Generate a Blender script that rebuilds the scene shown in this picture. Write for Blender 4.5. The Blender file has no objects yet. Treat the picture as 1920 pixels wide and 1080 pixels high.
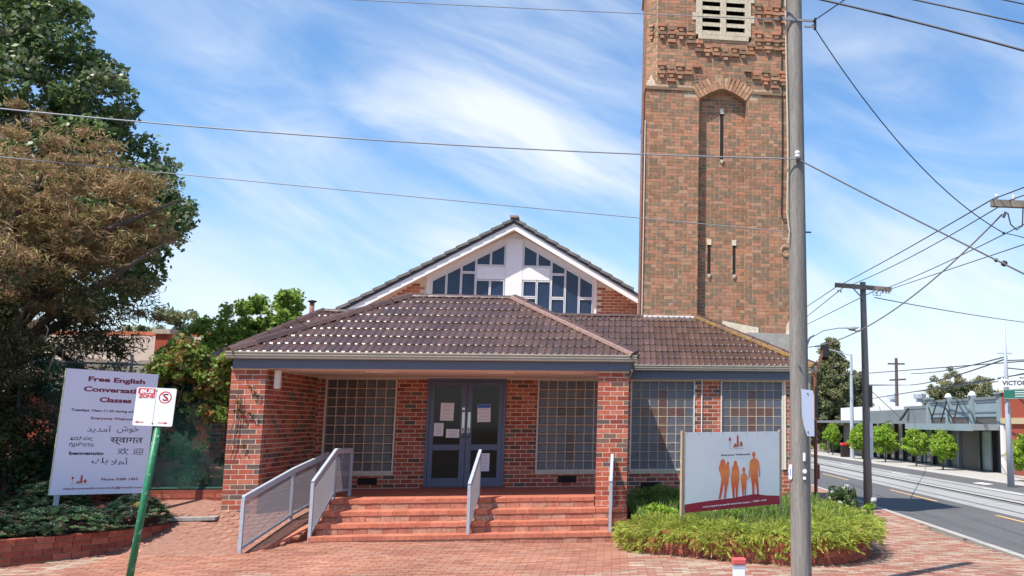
import bpy, bmesh, math, random
import numpy as np
from mathutils import Vector, Matrix
random.seed(7); RS = np.random.RandomState(11)
D = bpy.data; SC = bpy.context.scene; COL = SC.collection
PI = math.pi; R = math.radians
# ------------------------------------------------------------------ camera
CAMZ = 2.05; PITCH = math.atan(250/1780.); YAW = R(8.92)
cd = D.cameras.new('camera'); cam = D.objects.new('camera', cd); COL.objects.link(cam)
cam.location = (0, 0, CAMZ); cam.rotation_euler = (PI/2+PITCH, 0, -YAW)
cd.sensor_width = 36; cd.lens = 36*1780/1920.; cd.shift_x = (960-1430)/1920.; cd.shift_y = 0
cd.clip_end = 3000; SC.camera = cam
# ------------------------------------------------------------------ sky + sun
SUN = Vector((-.42, -.39, 1.0)).normalized()
sun_el = math.asin(SUN.z); sun_az = math.atan2(SUN.x, SUN.y)
W = D.worlds.new('World'); SC.world = W; W.use_nodes = True
nt = W.node_tree; nt.nodes.clear()
def N(nt, t, **k):
    n = nt.nodes.new(t)
    for a, v in k.items(): setattr(n, a, v)
    return n
def build_world():
    L = nt.links.new
    out = N(nt, 'ShaderNodeOutputWorld'); bg = N(nt, 'ShaderNodeBackground'); bg.inputs[1].default_value = .107
    sky = N(nt, 'ShaderNodeTexSky', sky_type='NISHITA', sun_disc=False)
    sky.sun_elevation = sun_el; sky.sun_rotation = sun_az; sky.air_density = 1.0; sky.dust_density = .6; sky.ozone_density = 3.0
    tc = N(nt, 'ShaderNodeTexCoord'); sep = N(nt, 'ShaderNodeSeparateXYZ'); L(tc.outputs['Generated'], sep.inputs[0])
    def M(op, a, b=None, clamp=False):
        n = N(nt, 'ShaderNodeMath', operation=op, use_clamp=clamp)
        for i, v in enumerate((a, b)):
            if v is None: continue
            if isinstance(v, (int, float)): n.inputs[i].default_value = v
            else: L(v, n.inputs[i])
        return n.outputs[0]
    zz = M('ADD', M('MAXIMUM', sep.outputs[2], 0.0), .22)
    px = M('DIVIDE', sep.outputs[0], zz); py = M('DIVIDE', sep.outputs[1], zz)
    comb = N(nt, 'ShaderNodeCombineXYZ'); L(px, comb.inputs[0]); L(py, comb.inputs[1])
    def cloud(rot, scl, loc, scale, detail, rough, dist, lo, hi):
        mp = N(nt, 'ShaderNodeMapping', vector_type='TEXTURE'); mp.inputs['Rotation'].default_value = (0, R(rot), 0)
        mp.inputs['Scale'].default_value = scl; mp.inputs['Location'].default_value = loc
        L(tc.outputs['Generated'], mp.inputs[0])
        nz = N(nt, 'ShaderNodeTexNoise'); nz.inputs['Scale'].default_value = scale; nz.inputs['Detail'].default_value = detail
        nz.inputs['Roughness'].default_value = rough; nz.inputs['Distortion'].default_value = dist
        L(mp.outputs[0], nz.inputs[0])
        mr = N(nt, 'ShaderNodeMapRange', interpolation_type='SMOOTHSTEP'); mr.inputs[1].default_value = lo; mr.inputs[2].default_value = hi
        L(nz.outputs[0], mr.inputs[0]); return mr.outputs[0]
    big = cloud(0, (1, 1, .6), (3.1, 1.7, 0), 2.4, 4, .5, .3, .36, .66)
    wisp = cloud(24, (1.0, 1.0, .36), (.6, 2.2, 0), 2.6, 8, .52, 1.5, .30, .82)
    fine = cloud(30, (1.0, .8, .22), (5.3, .4, 0), 7.5, 8, .66, .9, .36, .8)
    m = M('MULTIPLY', big, M('ADD', M('MULTIPLY', wisp, .30), M('MULTIPLY', fine, .05)))
    # low bank of cloud near the horizon
    low = N(nt, 'ShaderNodeMapRange', interpolation_type='SMOOTHSTEP'); low.inputs[1].default_value = .23; low.inputs[2].default_value = .02
    L(sep.outputs[2], low.inputs[0])
    lowm = M('MULTIPLY', low.outputs[0], M('ADD', M('MULTIPLY', wisp, .85), .32))
    # broad streaks of cirrus where the photograph has them (directions, not screen positions)
    for (dx, dy, dz, lo, hi, amt) in ((-.126, .941, .314, .965, .998, .55), (-.215, .913, .345, .975, .999, .6), (-.026, .958, .285, .978, .999, .6), (-.155, .962, .225, .980, .999, .30), (-.045, .984, .174, .980, .9995, .6), (.262, .940, .215, .972, .999, .6), (.35, .89, .27, .97, .999, .5), (-.332, .932, .135, .975, .999, .35), (-.43, .84, .29, .985, .999, .3)):
        dt = N(nt, 'ShaderNodeVectorMath', operation='DOT_PRODUCT'); L(tc.outputs['Generated'], dt.inputs[0]); dt.inputs[1].default_value = Vector((dx, dy, dz)).normalized()
        mr = N(nt, 'ShaderNodeMapRange', interpolation_type='SMOOTHSTEP'); mr.inputs[1].default_value = lo; mr.inputs[2].default_value = hi; mr.inputs[4].default_value = amt
        L(dt.outputs['Value'], mr.inputs[0]); m = M('ADD', m, M('MULTIPLY', mr.outputs[0], M('ADD', M('MULTIPLY', wisp, .52), M('ADD', M('MULTIPLY', fine, .06), .0))))
    m = M('ADD', m, lowm, True); m = M('ADD', M('MULTIPLY', m, .90), .06, True)
    hs = N(nt, 'ShaderNodeHueSaturation'); hs.inputs['Saturation'].default_value = 1.25; hs.inputs['Value'].default_value = 1.32
    L(sky.outputs[0], hs.inputs['Color'])
    mix = N(nt, 'ShaderNodeMix', data_type='RGBA'); L(m, mix.inputs[0]); L(hs.outputs[0], mix.inputs[6]); mix.inputs[7].default_value = (5.9, 6.35, 7.0, 1)
    L(mix.outputs[2], bg.inputs[0]); L(bg.outputs[0], out.inputs[0])
build_world()
sd = D.lights.new('sun', 'SUN'); sd.energy = 5.0; sd.angle = R(.5); sd.color = (1, .95, .87)
so = D.objects.new('sun', sd); COL.objects.link(so); so.rotation_euler = SUN.to_track_quat('Z', 'Y').to_euler(); so.location = (-8, -6, 20)
SC.view_settings.view_transform = 'Standard'; SC.view_settings.look = 'None'; SC.view_settings.exposure = .58; SC.view_settings.gamma = 1
SC.view_settings.use_curve_mapping = False
SC.render.engine = 'CYCLES'; SC.cycles.max_bounces = 6; SC.cycles.transparent_max_bounces = 12; SC.cycles.use_denoising = True

# projection, used only to pick which pieces show largest
fwv = Vector((math.sin(YAW)*math.cos(PITCH), math.cos(YAW)*math.cos(PITCH), math.sin(PITCH))); rtv = Vector((math.cos(YAW), -math.sin(YAW), 0)); upv = rtv.cross(fwv)
def proj(p):
    v = Vector(p)-cam.location; d = v.dot(fwv)
    if d < .1: return (-9999, -9999, .1)
    return (1430+1780*v.dot(rtv)/d, 540-1780*v.dot(upv)/d, d)
# ------------------------------------------------------------------ materials
def S2L(r, g, b):
    f = lambda c: (c/255/12.92 if c/255 <= .04045 else ((c/255+.055)/1.055)**2.4)
    return (f(r), f(g), f(b), 1)
def mat(name, base, rough=.8, spec=.3, var=.0, vscale=3., bump=0., bscale=40., metal=0., palette=None, grain=0., gscale=60., emit=None, coat=0., trans=0., stretch=None, dirt=None, mottle=0.):
    """Principled material; palette = colours picked by a per-piece random number, var = soft large variation, grain = fine speckle"""
    m = D.materials.new(name); m.use_nodes = True; t = m.node_tree; L = t.links.new
    b = t.nodes['Principled BSDF']; b.inputs['Roughness'].default_value = rough; b.inputs['Specular IOR Level'].default_value = spec
    b.inputs['Metallic'].default_value = metal; b.inputs['Coat Weight'].default_value = coat
    geo = N(t, 'ShaderNodeNewGeometry'); pos = geo.outputs['Position']
    if stretch:
        mp = N(t, 'ShaderNodeMapping'); mp.inputs['Scale'].default_value = stretch; L(pos, mp.inputs[0]); pos = mp.outputs[0]
    if palette:
        at = N(t, 'ShaderNodeAttribute', attribute_name='rnd'); oi = N(t, 'ShaderNodeObjectInfo')
        ad = N(t, 'ShaderNodeMath', operation='ADD'); L(at.outputs['Fac'], ad.inputs[0]); L(oi.outputs['Random'], ad.inputs[1])
        fr = N(t, 'ShaderNodeMath', operation='FRACT'); L(ad.outputs[0], fr.inputs[0])
        cr = N(t, 'ShaderNodeValToRGB'); cr.color_ramp.interpolation = 'CONSTANT'
        el = cr.color_ramp.elements; n = len(palette)
        while len(el) < n: el.new(.5)
        for i, c in enumerate(palette): el[i].position = i/n; el[i].color = (*c[:3], 1)
        L(fr.outputs[0], cr.inputs[0]); col = cr.outputs[0]
    else:
        rgb = N(t, 'ShaderNodeRGB'); rgb.outputs[0].default_value = (*base[:3], 1); col = rgb.outputs[0]
    def noise(scale, detail=4, rough_=.6):
        n = N(t, 'ShaderNodeTexNoise'); n.inputs['Scale'].default_value = scale; n.inputs['Detail'].default_value = detail; n.inputs['Roughness'].default_value = rough_
        L(pos, n.inputs[0]); return n.outputs[0]
    def modulate(col, fac_out, amt):
        mr = N(t, 'ShaderNodeMapRange'); mr.inputs[1].default_value = .3; mr.inputs[2].default_value = .7; mr.inputs[3].default_value = 1-amt; mr.inputs[4].default_value = 1+amt
        L(fac_out, mr.inputs[0])
        mx = N(t, 'ShaderNodeVectorMath', operation='SCALE'); L(col, mx.inputs[0]); L(mr.outputs[0], mx.inputs['Scale']); return mx.outputs[0]
    if var: col = modulate(col, noise(vscale), var)
    if grain: col = modulate(col, noise(gscale, 3, .7), grain)
    if mottle:
        col = modulate(col, noise(16, 3, .6), mottle)
    if dirt:
        dc, lo, hi, sc = dirt
        mr = N(t, 'ShaderNodeMapRange', interpolation_type='SMOOTHSTEP'); mr.inputs[1].default_value = lo; mr.inputs[2].default_value = hi
        L(noise(sc, 6, .65), mr.inputs[0]); mx = N(t, 'ShaderNodeMix', data_type='RGBA'); L(mr.outputs[0], mx.inputs[0]); L(col, mx.inputs[6]); mx.inputs[7].default_value = (*dc[:3], 1); col = mx.outputs[2]
    L(col, b.inputs['Base Color'])
    if bump:
        bp = N(t, 'ShaderNodeBump'); bp.inputs['Strength'].default_value = bump; bp.inputs['Distance'].default_value = .01
        L(noise(bscale, 4, .65), bp.inputs['Height']); L(bp.outputs[0], b.inputs['Normal'])
    return m
def leafmat(name, cols, trans=.35, rough=.55, spec=.25, var=.25, vscale=1.2):
    m = mat(name, (0, 0, 0), rough, spec, var=var, vscale=vscale, palette=cols); t = m.node_tree; L = t.links.new
    b = t.nodes['Principled BSDF']; out = t.nodes['Material Output']
    tr = N(t, 'ShaderNodeBsdfTranslucent'); mx = N(t, 'ShaderNodeMixShader'); mx.inputs[0].default_value = trans
    src = b.inputs['Base Color'].links[0].from_socket; L(src, tr.inputs[0]); L(b.outputs[0], mx.inputs[1]); L(tr.outputs[0], mx.inputs[2]); L(mx.outputs[0], out.inputs[0])
    return m
C = lambda *a: [x for x in a]
WINGP = [(0.402, 0.1, 0.059), (0.335, 0.079, 0.049), (0.446, 0.134, 0.081), (0.278, 0.073, 0.049), (0.369, 0.112, 0.07), (0.157, 0.073, 0.054), (0.412, 0.106, 0.064), (0.312, 0.089, 0.059), (0.134, 0.096, 0.081), (0.469, 0.156, 0.102), (0.379, 0.083, 0.053), (0.245, 0.061, 0.043), (0.19, 0.112, 0.085), (0.424, 0.123, 0.075)]
TOWP = [(0.397, 0.192, 0.109), (0.282, 0.143, 0.087), (0.435, 0.194, 0.113), (0.252, 0.159, 0.096), (0.35, 0.176, 0.105), (0.225, 0.157, 0.1), (0.414, 0.222, 0.133), (0.275, 0.153, 0.089), (0.434, 0.201, 0.12), (0.273, 0.175, 0.109), (0.342, 0.163, 0.096), (0.222, 0.151, 0.1), (0.442, 0.246, 0.154), (0.31, 0.172, 0.109), (0.237, 0.161, 0.105), (0.369, 0.194, 0.118)]
HALLP = [(.42,.15,.08),(.36,.12,.065),(.46,.18,.10),(.32,.11,.06),(.40,.14,.08),(.28,.10,.06)]
PAVR = [(0.305, 0.132, 0.086), (0.335, 0.152, 0.099), (0.275, 0.115, 0.078), (0.36, 0.173, 0.119), (0.315, 0.142, 0.094), (0.34, 0.163, 0.113), (0.29, 0.126, 0.086), (0.33, 0.178, 0.123)]
PAVP = [(0.327, 0.19, 0.138), (0.287, 0.141, 0.103), (0.353, 0.253, 0.186), (0.301, 0.12, 0.089), (0.366, 0.282, 0.213), (0.314, 0.176, 0.124), (0.274, 0.127, 0.096), (0.34, 0.218, 0.158)]
MT = dict(
 brick_w=mat('wing_brick', 0, .88, .2, palette=WINGP, grain=.22, gscale=70, mottle=.12, bump=.35, bscale=90),
 brick_t=mat('tower_brick', 0, .9, .2, palette=TOWP, var=.13, vscale=.9, grain=.22, gscale=50, mottle=.16, bump=.35, bscale=70),
 brick_h=mat('hall_brick', 0, .9, .2, palette=HALLP, grain=.2, mottle=.1),
 brick_step=mat('step_brick', 0, .85, .25, palette=[(.40,.17,.115),(.36,.145,.10),(.44,.22,.15),(.34,.14,.095),(.42,.23,.16)], grain=.25, mottle=.2, var=.15, vscale=1.5, bump=.3, bscale=70),
 tread=mat('step_nosing', 0, .7, .3, palette=[(.44,.145,.088),(.40,.13,.08),(.47,.165,.1),(.42,.14,.088)], grain=.14, mottle=.16, var=.12, vscale=1.3, bump=.2, bscale=60, dirt=((.52,.34,.26), .62, .82, 5)),
 brick_pl=mat('planter_brick', 0, .88, .2, palette=[(.33,.09,.055),(.28,.075,.05),(.37,.115,.075),(.24,.065,.045),(.31,.085,.055)], grain=.22, mottle=.18, bump=.3, bscale=70),
 mortar=mat('mortar', (.66,.55,.43), .95, .1, grain=.18, gscale=80, mottle=.12),
 mortar_t=mat('tower_mortar', (.44,.35,.24), .95, .1, grain=.18, gscale=60, mottle=.15),
 mortar_d=mat('paving_joint', (.26,.14,.105), .95, .1, grain=.2, mottle=.2),
 pav_r=mat('red_paver', 0, .85, .25, palette=PAVR, grain=.12, mottle=.1, var=.2, vscale=.9, bump=.2, bscale=60, dirt=((.52,.34,.27), .60, .85, 1.4)),
 pav_p=mat('pale_paver', 0, .88, .2, palette=PAVP, grain=.14, mottle=.12, var=.12, vscale=.6, bump=.2, bscale=60, dirt=((.60,.47,.38), .58, .8, 1.1)),
 vous=mat('arch_brick', 0, .9, .2, palette=[(.46,.27,.15),(.40,.22,.13),(.50,.31,.19),(.36,.19,.12),(.44,.24,.13)], grain=.2, mottle=.15),
 stone=mat('cast_stone', (.52,.45,.33), .85, .2, grain=.12, mottle=.2, var=.1),
 stone_l=mat('pale_stone', (.66,.58,.44), .85, .2, grain=.1, mottle=.15),
 tile=mat('roof_tile', 0, .31, .55, palette=[(.078,.044,.035),(.09,.05,.04),(.066,.038,.031),(.10,.056,.045),(.075,.041,.036)], grain=.15, mottle=.22, bump=.25, bscale=45),
 tile_h=mat('hall_tile', (.16,.15,.14), .7, .3, grain=.2, mottle=.25, var=.2),
 bedding=mat('ridge_bedding', (.34,.22,.19), .9, .1, grain=.2, mottle=.25),
 lichen=mat('ridge_lichen', (.33,.20,.06), .9, .1, grain=.3, mottle=.3, dirt=((.2,.12,.09), .45, .6, 8)),
 gutter=mat('gutter_paint', (.36,.32,.25), .45, .4, mottle=.08, var=.08),
 fascia=mat('blue_grey_paint', (.105,.12,.155), .55, .4, mottle=.05),
 doorp=mat('door_paint', (.10,.12,.19), .4, .45, mottle=.04),
 ceil=mat('porch_ceiling', (.82,.76,.68), .8, .2, mottle=.05),
 cream=mat('cream_paint', (.70,.62,.50), .6, .3, mottle=.05),
 white=mat('white_paint', (.78,.78,.77), .5, .4, mottle=.05, var=.04),
 whitew=mat('weathered_white_paint', (.74,.75,.76), .6, .3, mottle=.06, dirt=((.55,.55,.54), .6, .8, 3)),
 frame=mat('window_frame_paint', (.62,.57,.52), .5, .4, mottle=.05),
 gpane=mat('dark_blue_glass', (.018,.032,.07), .08, .35, var=.3, vscale=.8),
 dpane=mat('door_glass', (.010,.009,.009), .05, .3),
 blk_b=mat('glass_block_blue', 0, .12, .75, palette=[(.095,.102,.125),(.08,.086,.105),(.11,.118,.14),(.095,.098,.112),(.085,.092,.115)], bump=1.0, bscale=28),
 blk_g=mat('glass_block_clear', 0, .14, .7, palette=[(.09,.10,.10),(.075,.08,.08),(.11,.12,.12),(.065,.07,.066),(.095,.098,.09)], bump=1.0, bscale=30),
 blk_w=mat('glass_block_brown_tinted', 0, .14, .7, palette=[(.075,.058,.05),(.06,.045,.04),(.09,.08,.072),(.07,.052,.046)], bump=1.0, bscale=30),
 blk_r=mat('glass_block_amber', 0, .15, .7, palette=[(.125,.06,.05),(.105,.05,.045),(.14,.07,.055)], bump=1.0, bscale=28),
 blkmort=mat('glass_block_joint', (.44,.34,.24), .9, .1, grain=.1),
 blkmort_o=mat('glass_block_joint_stained', (.55,.40,.29), .9, .1, grain=.1),
 galv=mat('grey_rail_paint', (.40,.44,.50), .45, .45, mottle=.08, metal=.1),
 meshm=mat('rail_mesh', (.26,.25,.27), .5, .4, metal=.3),
 steel=mat('brushed_steel', (.55,.54,.52), .3, .5, metal=.9),
 wood=mat('weathered_timber', (.25,.225,.20), .9, .15, grain=.25, gscale=14, stretch=(9,9,.45), bump=.9, bscale=10, var=.22, vscale=2.0, dirt=((.10,.085,.07), .6, .78, 9)),
 woodn=mat('dark_distant_timber', (.09,.075,.065), .9, .15), woodd=mat('grey_crossarm_timber', (.22,.19,.155), .9, .15, grain=.3, gscale=10, var=.2),
 post=mat('rough_sign_post', (.38,.30,.21), .9, .15, grain=.25, gscale=20, stretch=(6,6,.7), bump=.4, bscale=15),
 porc=mat('porcelain', (.75,.78,.76), .2, .6), black=mat('black_rubber', (.02,.02,.022), .5, .4), wire=mat('black_cable', (.035,.037,.045), .5, .3),
 wireg=mat('grey_cable', (.22,.23,.25), .5, .3), wirec=mat('cream_cable', (.55,.47,.35), .6, .3),
 rust=mat('rust_brown_paint', (.22,.085,.06), .6, .3, mottle=.15), greyp=mat('grey_steel_paint', (.40,.44,.48), .45, .4, mottle=.06),
 green=mat('green_pole_paint', 0 or (.02,.16,.07), .45, .4, mottle=.15, dirt=((.45,.48,.46), .58, .7, 22)),
 sgnw=mat('sign_white', (.80,.80,.82), .35, .4), sgnl=mat('sign_lilac_white', (.78,.78,.90), .4, .4), sgnb=mat('banner_grey_white', (.88,.88,.87), .5, .3, var=.04, vscale=2),
 ink=mat('print_black', (.03,.03,.045), .5, .3), inkm=mat('print_maroon', (.22,.025,.06), .5, .3), inkr=mat('print_red', (.62,.035,.03), .4, .4), band=mat('print_crimson', (.36,.02,.045), .5, .3),
 paper=mat('paper', (.82,.80,.84), .6, .2), pblue=mat('print_blue', (.05,.16,.55), .5, .3), pgrey=mat('print_grey', (.45,.44,.47), .6, .2),
 asphalt=mat('asphalt', (.108,.107,.108), .9, .2, grain=.18, gscale=18, mottle=.06, var=.1, vscale=.35),
 concrete=mat('tram_concrete', (.30,.295,.28), .9, .2, grain=.08, mottle=.07, var=.08, vscale=.5), concl=mat('pale_concrete', (.37,.35,.32), .9, .2, grain=.08, mottle=.08),
 kerb=mat('kerb_stone', (.36,.34,.31), .9, .2, grain=.12, mottle=.12), rail=mat('rail_steel', (.16,.15,.15), .4, .5, metal=.6),
 linew=mat('road_paint_white', (.72,.72,.70), .7, .2, mottle=.1), liney=mat('road_paint_yellow', (.62,.38,.16), .7, .2, mottle=.12),
 ground=mat('earth', (.16,.125,.09), .95, .1, grain=.2, gscale=5, var=.2, vscale=.2), soil=mat('garden_soil', (.09,.06,.04), .95, .1, grain=.3, mottle=.3),
 rock=mat('pale_rock', (.42,.34,.27), .9, .2, grain=.2, mottle=.25), drain=mat('grey_stone_strip', (.30,.28,.26), .9, .2, grain=.15, mottle=.2),
 vent=mat('dark_vent', (.03,.022,.02), .8, .2), bark=mat('bark', (.13,.10,.08), .95, .1, grain=.3, gscale=20, stretch=(4,4,1), bump=.6, bscale=20), barkp=mat('pale_branch', (.36,.31,.27), .9, .1, grain=.2),
 netg=None, shopg=mat('grey_render', (.19,.215,.215), .85, .2, mottle=.06, var=.08, vscale=.3), shopb=mat('blue_grey_render', (.24,.30,.32), .8, .2, mottle=.06, var=.06, vscale=.4),
 shopw=mat('white_render', (.74,.72,.68), .8, .2, mottle=.05), awn=mat('awning_metal', (.24,.275,.285), .7, .3, mottle=.1), awnd=mat('awning_grey', (.20,.22,.23), .7, .3, mottle=.1),
 dark=mat('dark_shopfront', (.03,.032,.037), .35, .5), glassd=mat('shop_glass', (.035,.042,.055), .08, .7), shutter=mat('brown_shutter', (.085,.07,.06), .5, .4, grain=.1, gscale=3), frost=mat('pale_green_glass', (.22,.30,.29), .3, .5, var=.2, vscale=1.5),
 redb=mat('red_painted_brick', (.34,.075,.045), .85, .2, grain=.2, gscale=12, mottle=.1), trim=mat('sandstone_trim', (.52,.42,.26), .85, .2, mottle=.08), orange=mat('terracotta', (.52,.17,.08), .8, .2, mottle=.1),
 hroof=mat('weathered_slate_roof', 0, .85, .2, palette=[(.30,.23,.185),(.27,.21,.17),(.33,.255,.205),(.29,.225,.19)], mottle=.12, var=.1), vic=mat('street_sign_grey', (.66,.68,.70), .4, .4), vicg=mat('green_sign', (.02,.14,.10), .4, .4),
 red=mat('red_plastic', (.55,.03,.03), .4, .4), paled=mat('bollard_white', (.74,.76,.80), .4, .4), capr=mat('bollard_red_cap', (.52,.09,.08), .45, .4), flue=mat('rusty_flue', (.24,.13,.10), .75, .3, mottle=.2),
)
LM = dict(
 brown=leafmat('brown_needle_foliage', [(.38,.25,.14),(.30,.22,.10),(.44,.29,.17),(.26,.22,.09),(.36,.22,.13),(.20,.19,.07),(.40,.30,.15),(.30,.19,.11)], .35, .8, .1, .28, .9),
 dgreen=leafmat('dark_leaves', [(0.087, 0.145, 0.043), (0.123, 0.189, 0.051), (0.072, 0.123, 0.041), (0.174, 0.232, 0.087), (0.102, 0.167, 0.051), (0.261, 0.275, 0.174)], .35, .4, .4, .25, 1.0),
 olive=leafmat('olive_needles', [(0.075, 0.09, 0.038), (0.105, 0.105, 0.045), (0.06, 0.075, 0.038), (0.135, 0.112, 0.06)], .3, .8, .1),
 bright=leafmat('bright_leaves', [(.27,.42,.045),(.34,.49,.06),(.20,.34,.035),(.38,.52,.08),(.28,.43,.05)], .4, .5, .3, .18, 3),
 bright2=leafmat('light_green_leaves', [(.22,.34,.06),(.28,.40,.08),(.17,.28,.05),(.32,.42,.10),(.24,.35,.07)], .4, .5, .3, .2, 1.2),
 mid=leafmat('mid_green_leaves', [(.15,.25,.045),(.20,.30,.06),(.11,.20,.035),(.25,.33,.08),(.17,.27,.05)], .4, .5, .3, .22, 1.2),
 vine=leafmat('vine_leaves', [(.19,.28,.05),(.14,.22,.04),(.26,.34,.08),(.32,.20,.07),(.10,.16,.03),(.36,.17,.07)], .4, .5, .3, .3, 2.5),
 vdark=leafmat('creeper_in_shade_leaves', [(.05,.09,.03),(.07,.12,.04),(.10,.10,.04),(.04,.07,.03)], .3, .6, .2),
 juni=leafmat('juniper_sprays', [(.36,.42,.07),(.42,.48,.09),(.28,.35,.055),(.47,.50,.12),(.33,.40,.07),(.42,.44,.10)], .35, .6, .2, .22, 2.5),
 grass=leafmat('weedy_green', [(.16,.28,.05),(.22,.34,.07),(.12,.22,.04),(.28,.32,.12)], .35, .7, .2),
 succ=leafmat('succulent_rosettes', [(0.135, 0.225, 0.112), (0.18, 0.285, 0.135), (0.105, 0.18, 0.09), (0.225, 0.33, 0.18), (0.15, 0.225, 0.135), (0.24, 0.195, 0.12)], .15, .45, .35, .2, 2),
 rose=leafmat('rose_leaves', [(.05,.09,.03),(.07,.13,.035),(.10,.16,.05)], .3, .4, .4),
 conif=leafmat('conifer_needles', [(.16,.20,.09),(.20,.23,.11),(.25,.24,.12),(.14,.17,.08),(.28,.26,.14)], .3, .8, .1, .2, .4),
 fartree=leafmat('distant_leaves', [(.22,.24,.13),(.27,.27,.15),(.31,.28,.15),(.18,.20,.10)], .3, .8, .1, .2, .4),
 yel=leafmat('yellow_flower_petals', [(.62,.50,.16),(.66,.56,.25)], .3), wht=leafmat('white_petals', [(.8,.8,.78),(.75,.74,.7)], .3),
)
def net_material():
    m = D.materials.new('green_shade_net'); m.use_nodes = True; t = m.node_tree; L = t.links.new
    b = t.nodes['Principled BSDF']; b.inputs['Base Color'].default_value = (.006, .055, .038, 1); b.inputs['Roughness'].default_value = .6
    tr = N(t, 'ShaderNodeBsdfTransparent'); mx = N(t, 'ShaderNodeMixShader'); L(tr.outputs[0], mx.inputs[1]); L(b.outputs[0], mx.inputs[2])
    geo = N(t, 'ShaderNodeNewGeometry'); nz = N(t, 'ShaderNodeTexNoise'); nz.inputs['Scale'].default_value = 2.2; L(geo.outputs['Position'], nz.inputs[0])
    mr = N(t, 'ShaderNodeMapRange'); mr.inputs[1].default_value = .35; mr.inputs[2].default_value = .65; mr.inputs[3].default_value = .25; mr.inputs[4].default_value = .62
    L(nz.outputs[0], mr.inputs[0]); L(mr.outputs[0], mx.inputs[0]); L(mx.outputs[0], t.nodes['Material Output'].inputs[0]); return m
MT['netg'] = net_material()
def grad_material():
    m = D.materials.new('print_orange_gradient'); m.use_nodes = True; t = m.node_tree; L = t.links.new
    b = t.nodes['Principled BSDF']; b.inputs['Roughness'].default_value = .5
    tc = N(t, 'ShaderNodeTexCoord'); sp = N(t, 'ShaderNodeSeparateXYZ'); L(tc.outputs['Generated'], sp.inputs[0]); cr = N(t, 'ShaderNodeValToRGB')
    e = cr.color_ramp.elements; e[0].position = 0; e[0].color = (.62, .05, .03, 1); e[1].position = 1; e[1].color = (.85, .13, .03, 1)
    x = e.new(.35); x.color = (.88, .14, .03, 1); x = e.new(.65); x.color = (.95, .28, .07, 1)
    L(sp.outputs[1], cr.inputs[0]); L(cr.outputs[0], b.inputs['Base Color']); return m
MT['grad'] = grad_material()
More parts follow.
